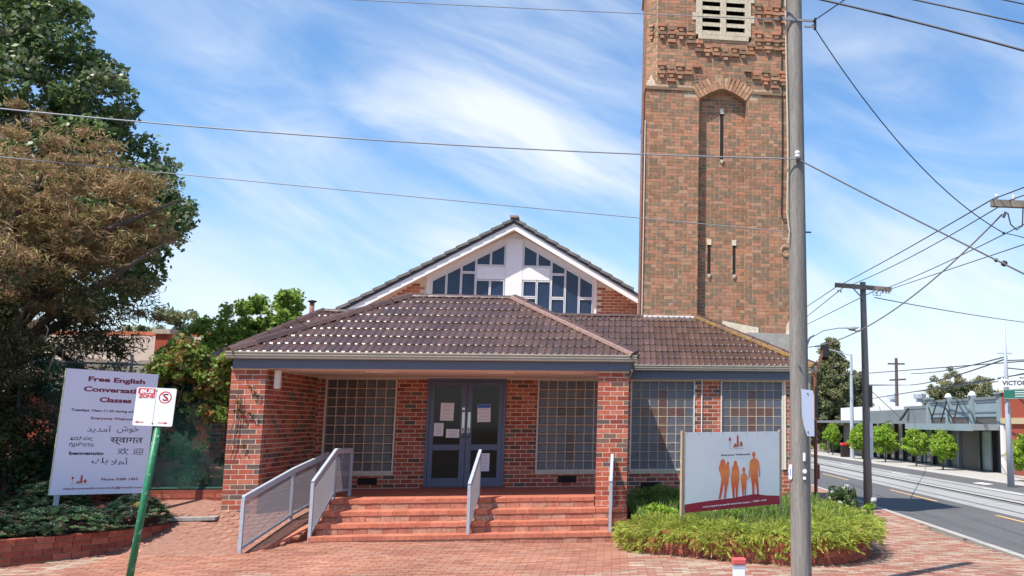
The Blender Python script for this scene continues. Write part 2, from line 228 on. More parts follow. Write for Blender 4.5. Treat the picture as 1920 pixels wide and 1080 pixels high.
# ------------------------------------------------------------------ object helpers
def tag(o, label=None, cat=None, group=None, kind=None):
    if label: o['label'] = label
    if cat: o['category'] = cat
    if group: o['group'] = group
    if kind: o['kind'] = kind
    return o
def thing(name, label, cat, loc=(0, 0, 0), rz=0, group=None):
    o = D.objects.new(name, None); COL.objects.link(o); o.location = loc; o.rotation_euler = (0, 0, rz); o.empty_display_size = .3
    return tag(o, label, cat, group)
def link(name, me, parent=None, loc=None, rot=None, scale=None):
    o = D.objects.new(name, me); COL.objects.link(o)
    if parent: o.parent = parent
    if loc is not None: o.location = loc
    if rot is not None: o.rotation_euler = rot
    if scale is not None: o.scale = scale
    return o
class MB:
    def __init__(s): s.v = []; s.f = []; s.r = []
    def add(s, vs, fs, r=0.):
        n = len(s.v); s.v += [tuple(v) for v in vs]; s.f += [tuple(i+n for i in f) for f in fs]; s.r += [r]*len(fs)
    def box(s, x0, x1, y0, y1, z0, z1, r=0., M=None):
        vs = [(x, y, z) for z in (z0, z1) for y in (y0, y1) for x in (x0, x1)]
        if M is not None: vs = [M @ Vector(v) for v in vs]
        s.add(vs, [(0, 2, 3, 1), (4, 5, 7, 6), (0, 1, 5, 4), (2, 6, 7, 3), (0, 4, 6, 2), (1, 3, 7, 5)], r)
    def obox(s, c, l, d, h, rz=0, r=0., tilt=0, ry=0):
        M = Matrix.Translation(c) @ Matrix.Rotation(rz, 4, 'Z') @ Matrix.Rotation(tilt, 4, 'X') @ Matrix.Rotation(ry, 4, 'Y'); s.box(-l/2, l/2, -d/2, d/2, -h/2, h/2, r, M)
    def prism(s, poly, y0, y1, r=0.):   # poly in (x,z), extruded along y
        n = len(poly); vs = [(x, y0, z) for x, z in poly]+[(x, y1, z) for x, z in poly]
        s.add(vs, [tuple(range(n)), tuple(range(2*n-1, n-1, -1))]+[(i, i+n, (i+1) % n+n, (i+1) % n) for i in range(n)], r)
    def bar(s, a, b, w, h=None, r=0., up=(0, 0, 1)):    # rectangular bar between points
        a, b = Vector(a), Vector(b); h = h or w; d = (b-a).normalized(); u = Vector(up)
        if abs(d.dot(u)) > .98: u = Vector((0, 1, 0))
        sx = d.cross(u).normalized(); sz = sx.cross(d).normalized()
        vs = [p+sx*i*w/2+sz*j*h/2 for p in (a, b) for i, j in ((-1, -1), (1, -1), (1, 1), (-1, 1))]
        s.add(vs, [(0, 1, 2, 3), (7, 6, 5, 4), (0, 4, 5, 1), (1, 5, 6, 2), (2, 6, 7, 3), (3, 7, 4, 0)], r)
    def tube(s, pts, rad, n=8, r=0., cap=True):
        pts = [Vector(p) for p in pts]; rad = rad if isinstance(rad, (list, tuple)) else [rad]*len(pts); rings = []; ref = None
        for i, p in enumerate(pts):
            d = (pts[min(i+1, len(pts)-1)]-pts[max(i-1, 0)]).normalized()
            if ref is None:
                ref = d.cross(Vector((0, 0, 1)));
                if ref.length < .05: ref = Vector((1, 0, 0))
            x = (ref-d*ref.dot(d)).normalized(); y = d.cross(x); ref = x
            rings.append([p+(x*math.cos(2*PI*k/n)+y*math.sin(2*PI*k/n))*rad[i] for k in range(n)])
        vs = [v for rg in rings for v in rg]; fs = [(i*n+k, i*n+(k+1) % n, (i+1)*n+(k+1) % n, (i+1)*n+k) for i in range(len(pts)-1) for k in range(n)]
        if cap: fs += [tuple(range(n-1, -1, -1)), tuple((len(pts)-1)*n+k for k in range(n))]
        s.add(vs, fs, r)
    def lathe(s, prof, c=(0, 0, 0), n=14, r=0.):
        vs = [(c[0]+q*math.cos(2*PI*k/n), c[1]+q*math.sin(2*PI*k/n), c[2]+z) for q, z in prof for k in range(n)]
        fs = [(i*n+k, i*n+(k+1) % n, (i+1)*n+(k+1) % n, (i+1)*n+k) for i in range(len(prof)-1) for k in range(n)]+[tuple(range(n-1, -1, -1)), tuple((len(prof)-1)*n+k for k in range(n))]
        s.add(vs, fs, r)
    def mesh(s, name, m, smooth=False):
        me = D.meshes.new(name); me.from_pydata(s.v, [], s.f)
        if m: me.materials.append(m)
        if any(s.r):
            a = me.attributes.new('rnd', 'FLOAT', 'FACE'); a.data.foreach_set('value', np.array(s.r, dtype=np.float32))
        if smooth: me.polygons.foreach_set('use_smooth', [True]*len(me.polygons))
        me.update(); return me
    def build(s, name, m, parent=None, smooth=False, kind=None, bevel=0, label=None):
        o = link(name, s.mesh(name, m, smooth), parent)
        if kind: o['kind'] = kind
        if label: o['label'] = label
        if bevel:
            bm = bmesh.new(); bm.from_mesh(o.data); bmesh.ops.remove_doubles(bm, verts=bm.verts, dist=1e-5)
            bmesh.ops.bevel(bm, geom=bm.edges[:], offset=bevel, segments=1, affect='EDGES', clamp_overlap=True); bm.to_mesh(o.data); bm.free()
        return o
def quick(name, m, parent, fn, *a, smooth=False, kind=None, bevel=0, label=None, **k):
    b = MB(); getattr(b, fn)(*a, **k); return b.build(name, m, parent, smooth, kind, bevel, label)
def npmesh(name, V, k, m, rnd=None, smooth=False):
    """V: (n*k,3) vertices, k per face"""
    n = len(V)//k; me = D.meshes.new(name); me.vertices.add(n*k); me.vertices.foreach_set('co', np.ascontiguousarray(V, dtype=np.float32).ravel())
    me.loops.add(n*k); me.loops.foreach_set('vertex_index', np.arange(n*k, dtype=np.int32)); me.polygons.add(n); me.polygons.foreach_set('loop_start', np.arange(0, n*k, k, dtype=np.int32))
    try: me.polygons.foreach_set('loop_total', np.full(n, k, dtype=np.int32))
    except Exception: pass
    if rnd is not None: a = me.attributes.new('rnd', 'FLOAT', 'FACE'); a.data.foreach_set('value', rnd.astype(np.float32))
    me.materials.append(m); me.update(calc_edges=True); me.validate(); return me
# ---- bricks: records (centre, rz, length, depth, height) -> first 300 that show largest are objects, the rest one mesh
UNIT = {}
def unit_box(m):
    if m.name not in UNIT:
        b = MB(); b.box(-.5, .5, -.5, .5, -.5, .5); UNIT[m.name] = b.mesh('unit_'+m.name, m)
    return UNIT[m.name]
def facearea(rec, nrm):
    c, rz, l, d, h = rec[:5]; p = proj(c)
    if not (-20 < p[0] < 1940 and -20 < p[1] < 1100): return 0
    v = (cam.location-Vector(c)).normalized(); f = v.dot(nrm)
    return l*h*f/(p[2]**2) if f > 0 else 0
def put_pieces(recs, m, parent, name='brick', limit=300, hide=None):
    """recs: (centre, rz, l, d, h, normal, tilt)"""
    sc = []
    for i, r_ in enumerate(recs):
        a = facearea(r_, r_[5])
        if hide and a and hide(r_[0]): a = 0
        sc.append(a)
    order = sorted(range(len(recs)), key=lambda i: -sc[i]); top = [i for i in order[:limit] if sc[i] > 0]; ts = set(top); me = unit_box(m)
    for i in top:
        c, rz, l, d, h, nrm, tilt = recs[i]; link(name, me, parent, c, (tilt, 0, rz), (l, d, h))
    rest = [recs[i] for i in range(len(recs)) if i not in ts]
    if rest:
        b = MB()
        for c, rz, l, d, h, nrm, tilt in rest: b.obox(c, l, d, h, rz, random.uniform(.001, 1), tilt)
        b.build(name, m, parent, kind='stuff')
TOWL = .205
def wall_bricks(o, rz, width, z0, z1, holes=(), L=.227, H=.0735, J=.0125, depth=.09, proud=.0015, phase=0, keep=None, cs=None, mixed=False, start=0., courses0=0):
    """brick records for a vertical face: o = origin (x,y), rz = direction of +u; outward normal = u rotated -90deg"""
    recs = []; ux, uy = math.cos(rz), math.sin(rz); nx, ny = uy, -ux; cH = H+J; nC = int((z1-z0)/cH+.3); nrm = Vector((nx, ny, 0))
    for ci in range(nC):
        za = z0+ci*cH+J/2; zb = za+H; zc = (za+zb)/2; u = start-((ci+phase) % 2)*(L+J)/2 - (random.random()*.0)
        k = 0
        while u < width:
            l = L
            if mixed and random.random() < .5: l = (L-J)/2
            a, b_ = max(u, 0), min(u+l, width); u += l+J; k += 1
            if b_-a < .03: continue
            segs = [(a, b_)]
            for (h0, h1, hz0, hz1) in holes:
                if zb > hz0+.02 and za < hz1-.02:
                    ns = []
                    for (p, q) in segs:
                        if q <= h0 or p >= h1: ns.append((p, q))
                        else:
                            if p < h0: ns.append((p, min(q, h0)))
                            if q > h1: ns.append((max(p, h1), q))
                    segs = ns
            for (p, q) in segs:
                if q-p < .03: continue
                if keep and not keep((p+q)/2, zc, p, q, za, zb): continue
                pr_ = proud+random.uniform(-.0008, .0008); uc = (p+q)/2; off = -(depth/2)+pr_
                c = (o[0]+ux*uc+nx*off, o[1]+uy*uc+ny*off, zc); recs.append((c, rz, q-p, depth, zb-za, nrm, random.uniform(-.006, .006)))
    return recs
def text_mesh(body, m, name, parent, width=None, size=.1, bold=.0, thick=.0015, M=None, align='CENTER', shear=0, height=None):
    cu = D.curves.new('text', 'FONT'); cu.body = body; cu.align_x = align; cu.align_y = 'CENTER'; cu.size = 1; cu.offset = bold; cu.shear = shear; cu.extrude = 0; cu.resolution_u = 3
    ob = D.objects.new('tmp', cu); COL.objects.link(ob); dg = bpy.context.evaluated_depsgraph_get(); dg.update(); me = D.meshes.new_from_object(ob.evaluated_get(dg)); D.objects.remove(ob); D.curves.remove(cu)
    me.name = name; me.materials.clear(); me.materials.append(m)
    if len(me.vertices) == 0: return None
    co = np.empty(len(me.vertices)*3); me.vertices.foreach_get('co', co); co = co.reshape(-1, 3); w = np.ptp(co[:, 0]); s = (width/w) if width else size
    sy = s if height is None else height/np.ptp(co[:, 1])
    co[:, 0] *= s; co[:, 1] *= sy; co[:, 0] -= ((co[:, 0].max()+co[:, 0].min())/2 if align == 'CENTER' else co[:, 0].min()); co[:, 1] -= (co[:, 1].max()+co[:, 1].min())/2
    me.vertices.foreach_set('co', co.ravel()); me.transform(M or Matrix()); me.update(); return link(name, me, parent)
# ------------------------------------------------------------------ ground shape
SA = R(2.1); cS, sS = math.cos(SA), math.sin(SA)
def ST(x, y): return x*cS-y*sS, x*sS+y*cS
def XY(s, t): return s*cS+t*sS, -s*sS+t*cS
KS = 6.5   # near kerb line of the side street
def smooth(a, b, x): t = min(1, max(0, (x-a)/(b-a))); return t*t*(3-2*t)
def G(x, y):
    s, t = ST(x, y); t = min(t, 200)
    if s <= 1: c = 0
    elif s < KS: c = .12*(s-1)/(KS-1)
    elif s < KS+.12: c = .12+.13*(s-KS)/.12
    elif s < 18.2: c = .25+.45*(s-KS-.12)/(18.2-KS-.12)
    elif s < 18.35: c = .70-.12*(s-18.2)/.15
    else: c = .58+.02*min(s-18.35, 6)
    z = -c-.0084*max(t, 0)*min(max(s/6, 0), 1)
    z += .09*smooth(.5, 4.5, -x)*smooth(14.4, 16.8, y)      # rise in front of the steps
    if x < -5.3: z = max(z, .0+.16*max(0, y-15.8)*(1+.6*min(1.3, max(0, (-5.4-x)/1.2))))
    return z
def ramp_edge(y): return min(-4.9, -5.36+(y-15.9)*.26)
def RZ(x, y): return .02+.185*max(0, y-15.9)*(1+.45*min(1.2, max(0, (-5.5-x)/1.1)))   # ramp surface
def sheet(name, m, s0, s1, ds, t0, t1, dt, off, st=True, parent=None, kind='structure', fn=None):
    b = MB(); ns = max(1, int(round((s1-s0)/ds))); nt_ = max(1, int(round((t1-t0)/dt))); V = []
    for j in range(nt_+1):
        for i in range(ns+1):
            s = s0+(s1-s0)*i/ns; t = t0+(t1-t0)*j/nt_; x, y = XY(s, t) if st else (s, t); V.append((x, y, (fn or G)(x, y)+off))
    F = [(j*(ns+1)+i, j*(ns+1)+i+1, (j+1)*(ns+1)+i+1, (j+1)*(ns+1)+i) for j in range(nt_) for i in range(ns)]
    b.add(V, F); return b.build(name, m, parent, smooth=True, kind=kind)
def far_ground():
    b = MB(); xs = [-900, -300, -100, -40, -20, -12, 0, 30, 45, 80, 150, 400, 900]; ys = [-300, -80, -20, 0, 8, 30, 60, 120, 200, 400, 1200]
    def z(x, y):
        x0 = min(max(x, -6), 24); return min(G(x0, min(max(y, 0), 200)), 0)-.35 if not (x > 28 or y > 205) else -2.1
    b.add([(x, y, z(x, y)) for y in ys for x in xs], [(j*len(xs)+i, j*len(xs)+i+1, (j+1)*len(xs)+i+1, (j+1)*len(xs)+i) for j in range(len(ys)-1) for i in range(len(xs)-1)])
    b.build('ground', MT['ground'], kind='structure')
far_ground()
foot = sheet('footpath', MT['mortar_d'], -13, 6.9, .3, 10.8, 21, .3, -.022, st=False)
sheet('side_footpath', MT['pav_p'], 4.3, KS, .55, 22.0, 150, 2., -.004)
sheet('front_road', MT['asphalt'], -60, 6.0, 6, -6, 10.6, 3, -.14, st=False, fn=lambda x, y: min(0, G(min(x, 6), y)) )
# kerb of the near footpath
b = MB()
for i in range(70):
    t0 = 10.8+i*1.2; p, q = XY(KS-.13, t0+.01), XY(KS-.13, t0+1.19); z0 = G(*XY(KS-.01, t0)); z1 = G(*XY(KS-.01, t0+1.2)); o1, o2 = XY(KS+.03, t0+.01), XY(KS+.03, t0+1.19)
    b.add([(p[0], p[1], z0-.3), (o1[0], o1[1], z0-.3), (o2[0], o2[1], z1-.3), (q[0], q[1], z1-.3), (p[0], p[1], z0+.008), (o1[0], o1[1], z0+.005), (o2[0], o2[1], z1+.005), (q[0], q[1], z1+.008)], [(4, 5, 6, 7), (0, 1, 5, 4), (1, 2, 6, 5), (2, 3, 7, 6), (3, 0, 4, 7)])
b.build('kerb', MT['kerb'], kind='structure')
sheet('road', MT['asphalt'], KS+.03, 18.22, 1.0, 8, 200, 4, -.0)
sheet('tram_track_slab', MT['concrete'], 10.35, 15.6, .5, 8, 200, 4, .004)
sheet('track_median', MT['concl'], 12.55, 12.85, .15, 8, 200, 4, .05)
b = MB()
for s in (11.0, 12.35, 13.3, 14.75):
    for i in range(96):
        t0 = 8+i*2; a = XY(s, t0); c = XY(s, t0+2); b.bar((a[0], a[1], G(*a)+.006), (c[0], c[1], G(*c)+.006), .11, .012)
b.build('tram_rails', MT['rail'], kind='structure')
far_kb = sheet('far_footpath', MT['concl'], 18.36, 22.2, .6, 20, 200, 4, .0)
sheet('far_kerb', MT['kerb'], 18.2, 18.37, .085, 20, 200, 4, .004)
b = MB(); 
for s, t0, t1, w in ((15.05, 37.6, 42.2, .14), (14.9, 54, 58, .14), (15.0, 70, 74, .14), (15., 86, 90, .14)):
    a, c = XY(s-w/2, t0), XY(s+w/2, t0); d, e = XY(s+w/2, t1), XY(s-w/2, t1); b.add([(p[0], p[1], G(*p)+.010) for p in (a, c, d, e)], [(0, 1, 2, 3)])
b.build('white_lane_dashes', MT['linew'], kind='structure')
b = MB()
for s, t0, t1, w in ((9.85, 24.3, 26.6, .13), (9.75, 31.8, 38.2, .13), (9.6, 45.5, 52.5, .13), (9.6, 60, 66, .13), (9.6, 75, 81, .13)):
    for k in range(3):
        ta, tb = t0+(t1-t0)*k/3, t0+(t1-t0)*(k+1)/3; a, c = XY(s-w/2, ta), XY(s+w/2, ta); d, e = XY(s+w/2, tb), XY(s-w/2, tb); b.add([(p[0], p[1], G(*p)+.010) for p in (a, c, d, e)], [(0, 1, 2, 3)])
b.build('yellow_lane_dashes', MT['liney'], kind='structure')
b = MB()
px_, py_ = XY(16.6, 46.5); b.obox((px_, py_, G(px_, py_)+.012), .5, 1.3, .012, SA); b.build('road_patch', MT['linew'], kind='structure')

# planter outlines (front wall of the beds)
PLR = [(.36, 16.55), (.33, 15.95), (.62, 15.45), (1.28, 14.98), (1.95, 14.55), (2.65, 14.28), (3.3, 14.38), (3.85, 14.8), (4.25, 15.6), (4.45, 16.6), (4.5, 17.6), (4.42, 18.8)]
PLL = [(-12.5, 12.9), (-10.6, 13.9), (-9.4, 14.55), (-8.75, 14.95), (-8.1, 15.45), (-7.55, 16.05), (-7.15, 16.8), (-7.05, 17.5)]
def in_poly(x, y, P):
    c = False; j = len(P)-1
    for i in range(len(P)):
        if (P[i][1] > y) != (P[j][1] > y) and x < (P[j][0]-P[i][0])*(y-P[i][1])/(P[j][1]-P[i][1])+P[i][0]: c = not c
        j = i
    return c
PRP = PLR+[(4.3, 20.9), (.36, 20.9)]; PLP = PLL+[(-7.05, 18.2), (-13, 18.2)]
def paving():
    red, pale = [], []; row = 0; y = 10.95
    while y < 20.8:
        x = -11.6-(row % 2)*.12
        while x < 6.7:
            xc = x+.115; x += .24
            if random.random() < .0: continue
            s, t = ST(xc, y)
            if s > KS-.26: continue
            if in_poly(xc, y, PRP) or in_poly(xc, y, PLP): continue
            if y > 16.86 and xc > -4.95: 
                if xc < 4.3: continue
            if y > 15.9 and ramp_edge(y)-.1 > xc > -7.1 and y > 15.9: continue
            if y > 17.8 and xc < 4.3: continue
            z = G(xc, y)-.018+random.uniform(-.0022, .0022); gx = (G(xc+.1, y)-G(xc-.1, y))/.2; gy = (G(xc, y+.05)-G(xc, y-.05))/.1
            p = proj((xc, y, z)); rec = ((xc, y+.055, z), 0, .231, .109, .04, Vector((0, 0, 1)), math.atan(gy))
            yb = 14.2+.25*math.sin(xc*1.1)+.08*math.sin(xc*5)+(.35 if xc < -4.5 else 0)
            (red if (-7.4 < xc < .38 and y > yb-.6) else pale).append((rec, -math.atan(gx)))
        y += .118; row += 1
    y = 20.8
    while y < 40:
        x = 4.35
        while x < 9:
            xc = x+.115+(row % 2)*.12; x += .24; s, t = ST(xc, y)
            if s > KS-.26 or s < 3.6: continue
            z = G(xc, y)-.018+random.uniform(-.0022, .0022); gx = (G(xc+.1, y)-G(xc-.1, y))/.2; pale.append((((xc, y+.055, z), 0, .231, .109, .04, Vector((0, 0, 1)), 0), -math.atan(gx)))
        y += .118; row += 1
    for recs, m, lim in ((red, MT['pav_r'], 150), (pale, MT['pav_p'], 150)):
        def area(rr):
            c = rr[0][0]; p = proj(c)
            if not (5 < p[0] < 1915 and 0 < p[1] < 1078): return 0
            return 1/p[2]**3
        order = sorted(range(len(recs)), key=lambda i: -area(recs[i])); top = [i for i in order[:lim] if area(recs[i]) > 0]; ts = set(top); me = unit_box(m)
        for i in top:
            (c, rz, l, d, h, n, tl), ry = recs[i]; link('paver', me, foot, c, (tl, ry, rz), (l, d, h))
        bb = MB()
        for i, (rec, ry) in enumerate(recs):
            if i not in ts: c, rz, l, d, h, n, tl = rec; bb.obox(c, l, d, h, rz, random.uniform(.001, 1), tl, ry)
        bb.build('paver', m, foot, kind='stuff')
paving()
quick('concrete_cover', MT['concl'], foot, 'obox', (3.62, 12.72, G(3.6, 12.7)+.003), .62, .5, .02, -.1, label='pale concrete pit cover set in the paving')


# ------------------------------------------------------------------ entrance wing
LZ = .68   # landing level
wing = thing('entrance_wing', 'low red brick church entrance with glass block windows, porch and brown tiled hip roof', 'building', (-1, 20.9, 0))
wing.location = (0, 0, 0)
WY = 20.9
WINS = [(-5.87, -4.455, 1.0, 2.945), (-1.585, -.17, 1.0, 2.945), (.383, 1.78, 1.0, 2.945), (2.345, 3.74, 1.0, 2.945)]
DOOR = (-3.835, -2.235, .69, 2.96)
wall = MB(); X0w, X1w = -8.0, 4.15
holes = sorted([(a, b_, c, d) for a, b_, c, d in WINS]+[DOOR]); xs = X0w
for (a, b_, c, d) in holes:
    wall.box(xs, a, WY, WY+.25, -.3, 2.97); wall.box(a, b_, WY, WY+.25, -.3, c); wall.box(a, b_, WY, WY+.25, d, 2.97); xs = b_
wall.box(xs, X1w, WY, WY+.25, -.3, 2.97); wall.box(X1w-.25, X1w, WY+.25, 26.8, -.6, 2.97)
wallo = wall.build('wall', MT['mortar'], wing)
pillo = quick('porch_wall', MT['mortar'], wing, 'box', -6.599, -6.031, 17.901, WY, .1, 2.97); pier = quick('porch_pier', MT['mortar'], wing, 'box', -.274, .289, 17.901, 18.469, .3, 2.97)
recs = wall_bricks((X0w, WY), 0, X1w-X0w, .0, 2.97, [(a-X0w, b_-X0w, c, d) for a, b_, c, d in holes]+[(-6.6-X0w, -6.03-X0w, -1, 4)])
recs += wall_bricks((X1w, WY+.1), PI/2, 5.7, -.4, 2.97)
put_pieces(recs, MT['brick_w'], wallo, limit=300, hide=lambda c: c[2] < .68 and c[0] < .3)
recs = wall_bricks((-6.6, 17.9), 0, .57, .11, 2.97, phase=0, start=-.0)
recs += wall_bricks((-6.03, 18.0), PI/2, 2.9, .11, 2.97, phase=1)+wall_bricks((-6.6, 20.9), -PI/2, 2.9, .11, 2.97)
put_pieces(recs, MT['brick_w'], pillo, limit=220)
recs = wall_bricks((-.275, 17.9), 0, .565, .28, 2.97)+wall_bricks((.29, 18.0), PI/2, .46, .28, 2.97)+wall_bricks((-.275, 18.46), -PI/2, .46, .28, 2.97)+wall_bricks((.29, 18.47), PI, .565, .28, 2.97)
put_pieces(recs, MT['brick_w'], pier, limit=80)
quick('render_base', MT['mortar'], wallo, 'box', -6, 4.2, WY+.3, WY+.5, 0, 2.9)
# vents at the wall foot
for x, z in ((-4.95, .83), (-.92, .84), (.82, .68)):
    vb = MB(); vb.box(x-.19, x+.19, WY-.012, WY-.004, z-.07, z+.07); vo = vb.build('wall_vent', MT['vent'], wing)
    vb = MB()
    for k in range(5): vb.box(x-.18, x+.18, WY-.02, WY-.012, z-.06+k*.028, z-.05+k*.028)
    vb.build('louvre', MT['vent'], vo)
# glass block windows
def glass_window(x0, x1, z0, z1, kind, idx):
    W_, H_ = x1-x0, z1-z0; f = .03
    fo = MB(); y0, y1 = WY-.025, WY+.06
    fo.box(x0, x0+f, y0, y1, z0, z1); fo.box(x1-f, x1, y0, y1, z0, z1); fo.box(x0+f, x1-f, y0, y1, z0, z0+f); fo.box(x0+f, x1-f, y0, y1, z1-f, z1)
    win = fo.build('window', MT['frame'] if idx else MT['cream'], wing); win['label'] = ['window with brown tinted glass blocks, left of the doors', 'window of dark blue glass blocks with orange joints, right of the doors', 'glass block window with an amber cross, beside the right porch pier', 'glass block window with an amber cross, behind the banner'][idx]
    quick('joint_bed', MT['blkmort'] if idx >= 2 else MT['blkmort_o'], win, 'box', x0+f, x1-f, WY+.012, WY+.05, z0+f, z1-f)
    nc, nr = 7, 10; pw, ph = (W_-2*f)/nc, (H_-2*f)/nr; g = .0105 if idx < 2 else .0085
    mats = {}
    def block_mesh(m):
        b = MB(); hw, hh = pw/2-g, ph/2-g; i1, i2 = .010, .026; ys = (.03, 0, .006)
        rings = [[(sx*(hw-o), yy, sz*(hh-o)) for sx, sz in ((-1, -1), (1, -1), (1, 1), (-1, 1))] for o, yy in ((0, .03), (0, .006), (i1, 0), (i2, .004))]
        b.add([v for r_ in rings for v in r_], [(k*4+i, k*4+(i+1) % 4, (k+1)*4+(i+1) % 4, (k+1)*4+i) for k in range(3) for i in range(4)]+[(12, 13, 14, 15)])
        return b.mesh('glass_block', m)
    for r_ in range(nr):
        for c in range(nc):
            row = nr-1-r_   # 0 = top
            if idx >= 2: key = 'blk_r' if ((c == 3 and 1 <= row <= 7) or (row == 3 and 1 <= c <= 5)) else 'blk_b'
            elif idx == 0: key = 'blk_w' if (c < 4) else 'blk_g'  # left columns browner: a reflection put into the block colour
            else: key = 'blk_w' if (c == 3 and row in (3, 6, 7, 8)) or row == 3 and c in (2, 3, 4) else 'blk_b'
            if key not in mats: mats[key] = block_mesh(MT[key])
            link('glass_block', mats[key], win, (x0+f+pw*(c+.5), WY+.006+random.uniform(-.001, .001), z0+f+ph*(r_+.5)), (random.uniform(-.01, .01), 0, random.uniform(-.012, .012)))
for i, w in enumerate(WINS): glass_window(*w, None, i)
quick('window_sill_frame', MT['cream'], wing, 'box', 3.745, 3.80, WY-.03, WY+.02, 1.0, 2.96)
quick('conduit', MT['white'], wing, 'tube', [(1.93, WY-.02, 2.96), (1.93, WY-.02, .5)], .012, 6)
# doors
dx0, dx1, dz0, dz1 = DOOR; DYf = WY-.03
df = MB(); df.box(dx0, dx0+.05, DYf, WY+.1, dz0, dz1); df.box(dx1-.05, dx1, DYf, WY+.1, dz0, dz1); df.box(dx0+.05, dx1-.05, DYf, WY+.1, dz1-.07, dz1); df.build('door_frame', MT['doorp'], wing)
quick('door_recess', MT['dark'], wing, 'box', dx0, dx1, WY+.12, WY+.24, dz0, dz1)
quick('door_threshold', MT['rust'], wing, 'box', dx0-.05, dx1+.05, WY-.16, WY-.03, LZ+.002, LZ+.02)
dmid = (dx0+dx1)/2
for k, (a, b_) in enumerate(((dx0+.053, dmid-.003), (dmid+.003, dx1-.053))):
    lf = MB(); y0, y1 = WY-.015, WY+.03; st_l, st_r = (.095, .115) if k == 0 else (.115, .095); zb, zm0, zm1, zt = dz0+.19, dz0+.76, dz0+.88, dz1-.175
    lf.box(a, a+st_l, y0, y1, dz0+.01, dz1-.075); lf.box(b_-st_r, b_, y0, y1, dz0+.01, dz1-.075)
    for q0, q1 in ((dz0+.01, zb), (zm0, zm1), (zt, dz1-.075)): lf.box(a+st_l, b_-st_r, y0+.001, y1-.001, q0, q1)
    leaf = lf.build('door_leaf', MT['doorp'], wing, bevel=.003)
    for q0, q1 in ((zb, zm0), (zm1, zt)): quick('glass_pane', MT['dpane'], leaf, 'box', a+st_l, b_-st_r, WY+.004, WY+.012, q0, q1)
    hx = b_-.055 if k == 0 else a+.055
    quick('push_plate', MT['steel'], leaf, 'box', hx-.028, hx+.028, y0-.004, y0, dz0+1.12, dz0+1.55)
    hb = MB(); hb.tube([(hx, y0-.004, dz0+1.02), (hx, y0-.05, dz0+1.02), (hx, y0-.05, dz0+1.22), (hx, y0-.004, dz0+1.22)], .011, 8); hb.build('handle', MT['steel'], leaf, smooth=True)
    if k == 0: quick('lock', MT['steel'], leaf, 'tube', [(hx, y0, dz0+1.62), (hx, y0-.02, dz0+1.62)], .03, 12)
def sheet_paper(x, z, w, h, name='notice', head=None, lines=5, lay=None):
    t = thing(name, lay, 'notice', (x, WY-.001, z)); pb = MB(); pb.box(-w/2, w/2, -.0025, 0, -h/2, h/2); pb.build('sheet', MT['paper'], t)
    if head: quick('heading', MT[head], t, 'box', -w/2+.004, w/2-.004, -.0045, -.003, h/2-.075, h/2-.004)
    lb = MB()
    for i in range(lines):
        zz = h/2-.11-(h-.16)*i/max(1, lines-1) if head else h/2-.05-(h-.1)*i/max(1, lines-1); ww = w*random.uniform(.5, .8); lb.box(-ww/2, ww/2, -.0045, -.003, zz-.004, zz+.004)
    lb.build('print_lines', MT['pgrey'], t); t.rotation_euler[1] = random.uniform(-.02, .02); return t
sheet_paper(-3.43, 2.25, .27, .37, lay='larger white A3 notice high on the left door, above two smaller sheets', lines=4)
sheet_paper(-3.585, 1.88, .19, .27, lay='small upright white notice low on the left side of the left door', lines=5)
sheet_paper(-3.30, 1.80, .27, .18, lay='small landscape white notice beside the handle of the left door', lines=3)
sheet_paper(-2.68, 2.22, .27, .37, head='pblue', lay='white notice with a blue heading on the right door', lines=4)
sheet_paper(-2.66, 1.20, .26, .37, lay='white notice in the bottom pane of the right door, behind the stair rail', lines=6)
# porch ceiling, beams, fascia, gutters
cb = MB(); cb.box(-6.6, .36, 17.86, WY, 2.972, 3.0); cb.build('ceiling', MT['ceil'], wing)
bb_ = MB(); bb_.box(-6.03, -.27, WY-.05, WY-.002, 2.948, 2.97); bb_.build('ceiling_trim', MT['cream'], wing)
for x in (-4.3, -2.1, -.8): quick('ceiling_batten', MT['ceil'], wing, 'box', x-.25, x+.25, 18.6, 18.9, 2.955, 2.971)
lb = MB(); lb.box(-5.93, -5.83, 18.0, 18.09, 2.62, 2.95); lb.build('porch_lamp', MT['cream'], wing, bevel=.01)
fb = MB(); fb.box(-6.56, .33, 17.82, 17.85, 2.97, 3.14); fb.build('fascia', MT['fascia'], wing)
fb = MB(); fb.box(.30, .33, 17.853, 20.72, 2.97, 3.14); fb.box(-6.56, -6.53, 17.853, 20.72, 2.97, 3.14); fb.build('side_fascia', MT['fascia'], wing)
fb = MB(); fb.box(.333, 4.36, 20.74, 20.77, 2.955, 3.14); fb.box(4.33, 4.36, 20.769, 26.8, 2.955, 3.14); fb.build('wing_fascia', MT['fascia'], wing); quick('left_wing_fascia', MT['fascia'], wing, 'box', -8.3, -6.563, 20.74, 20.77, 2.97, 3.14)
fb = MB(); fb.box(.333, 4.33, 20.77, WY, 2.955, 2.975); fb.build('wing_soffit', MT['ceil'], wing)
def gutter(a, b_, side):   # profile swept between two points at the same height; side = outward unit vector
    a, b_ = Vector(a), Vector(b_); s = Vector(side); prof = [(0, 0), (.06, 0), (.075, .018), (.075, .05), (.088, .058), (.088, .095), (.10, .104), (.10, .125), (.088, .128), (.08, .11), (0, .11)]
    m = MB(); n = len(prof); vs = [p+s*o+Vector((0, 0, z)) for p in (a, b_) for o, z in prof]; m.add(vs, [(i, (i+1) % n, n+(i+1) % n, n+i) for i in range(n)]+[tuple(range(n)), tuple(range(2*n-1, n-1, -1))]); return m
gutter((-6.66, 17.82, 3.135), (.43, 17.82, 3.135), (0, -1, 0)).build('gutter', MT['gutter'], wing)
gutter((.333, 17.82, 3.136), (.333, 20.73, 3.136), (1, 0, 0)).build('side_gutter', MT['gutter'], wing)
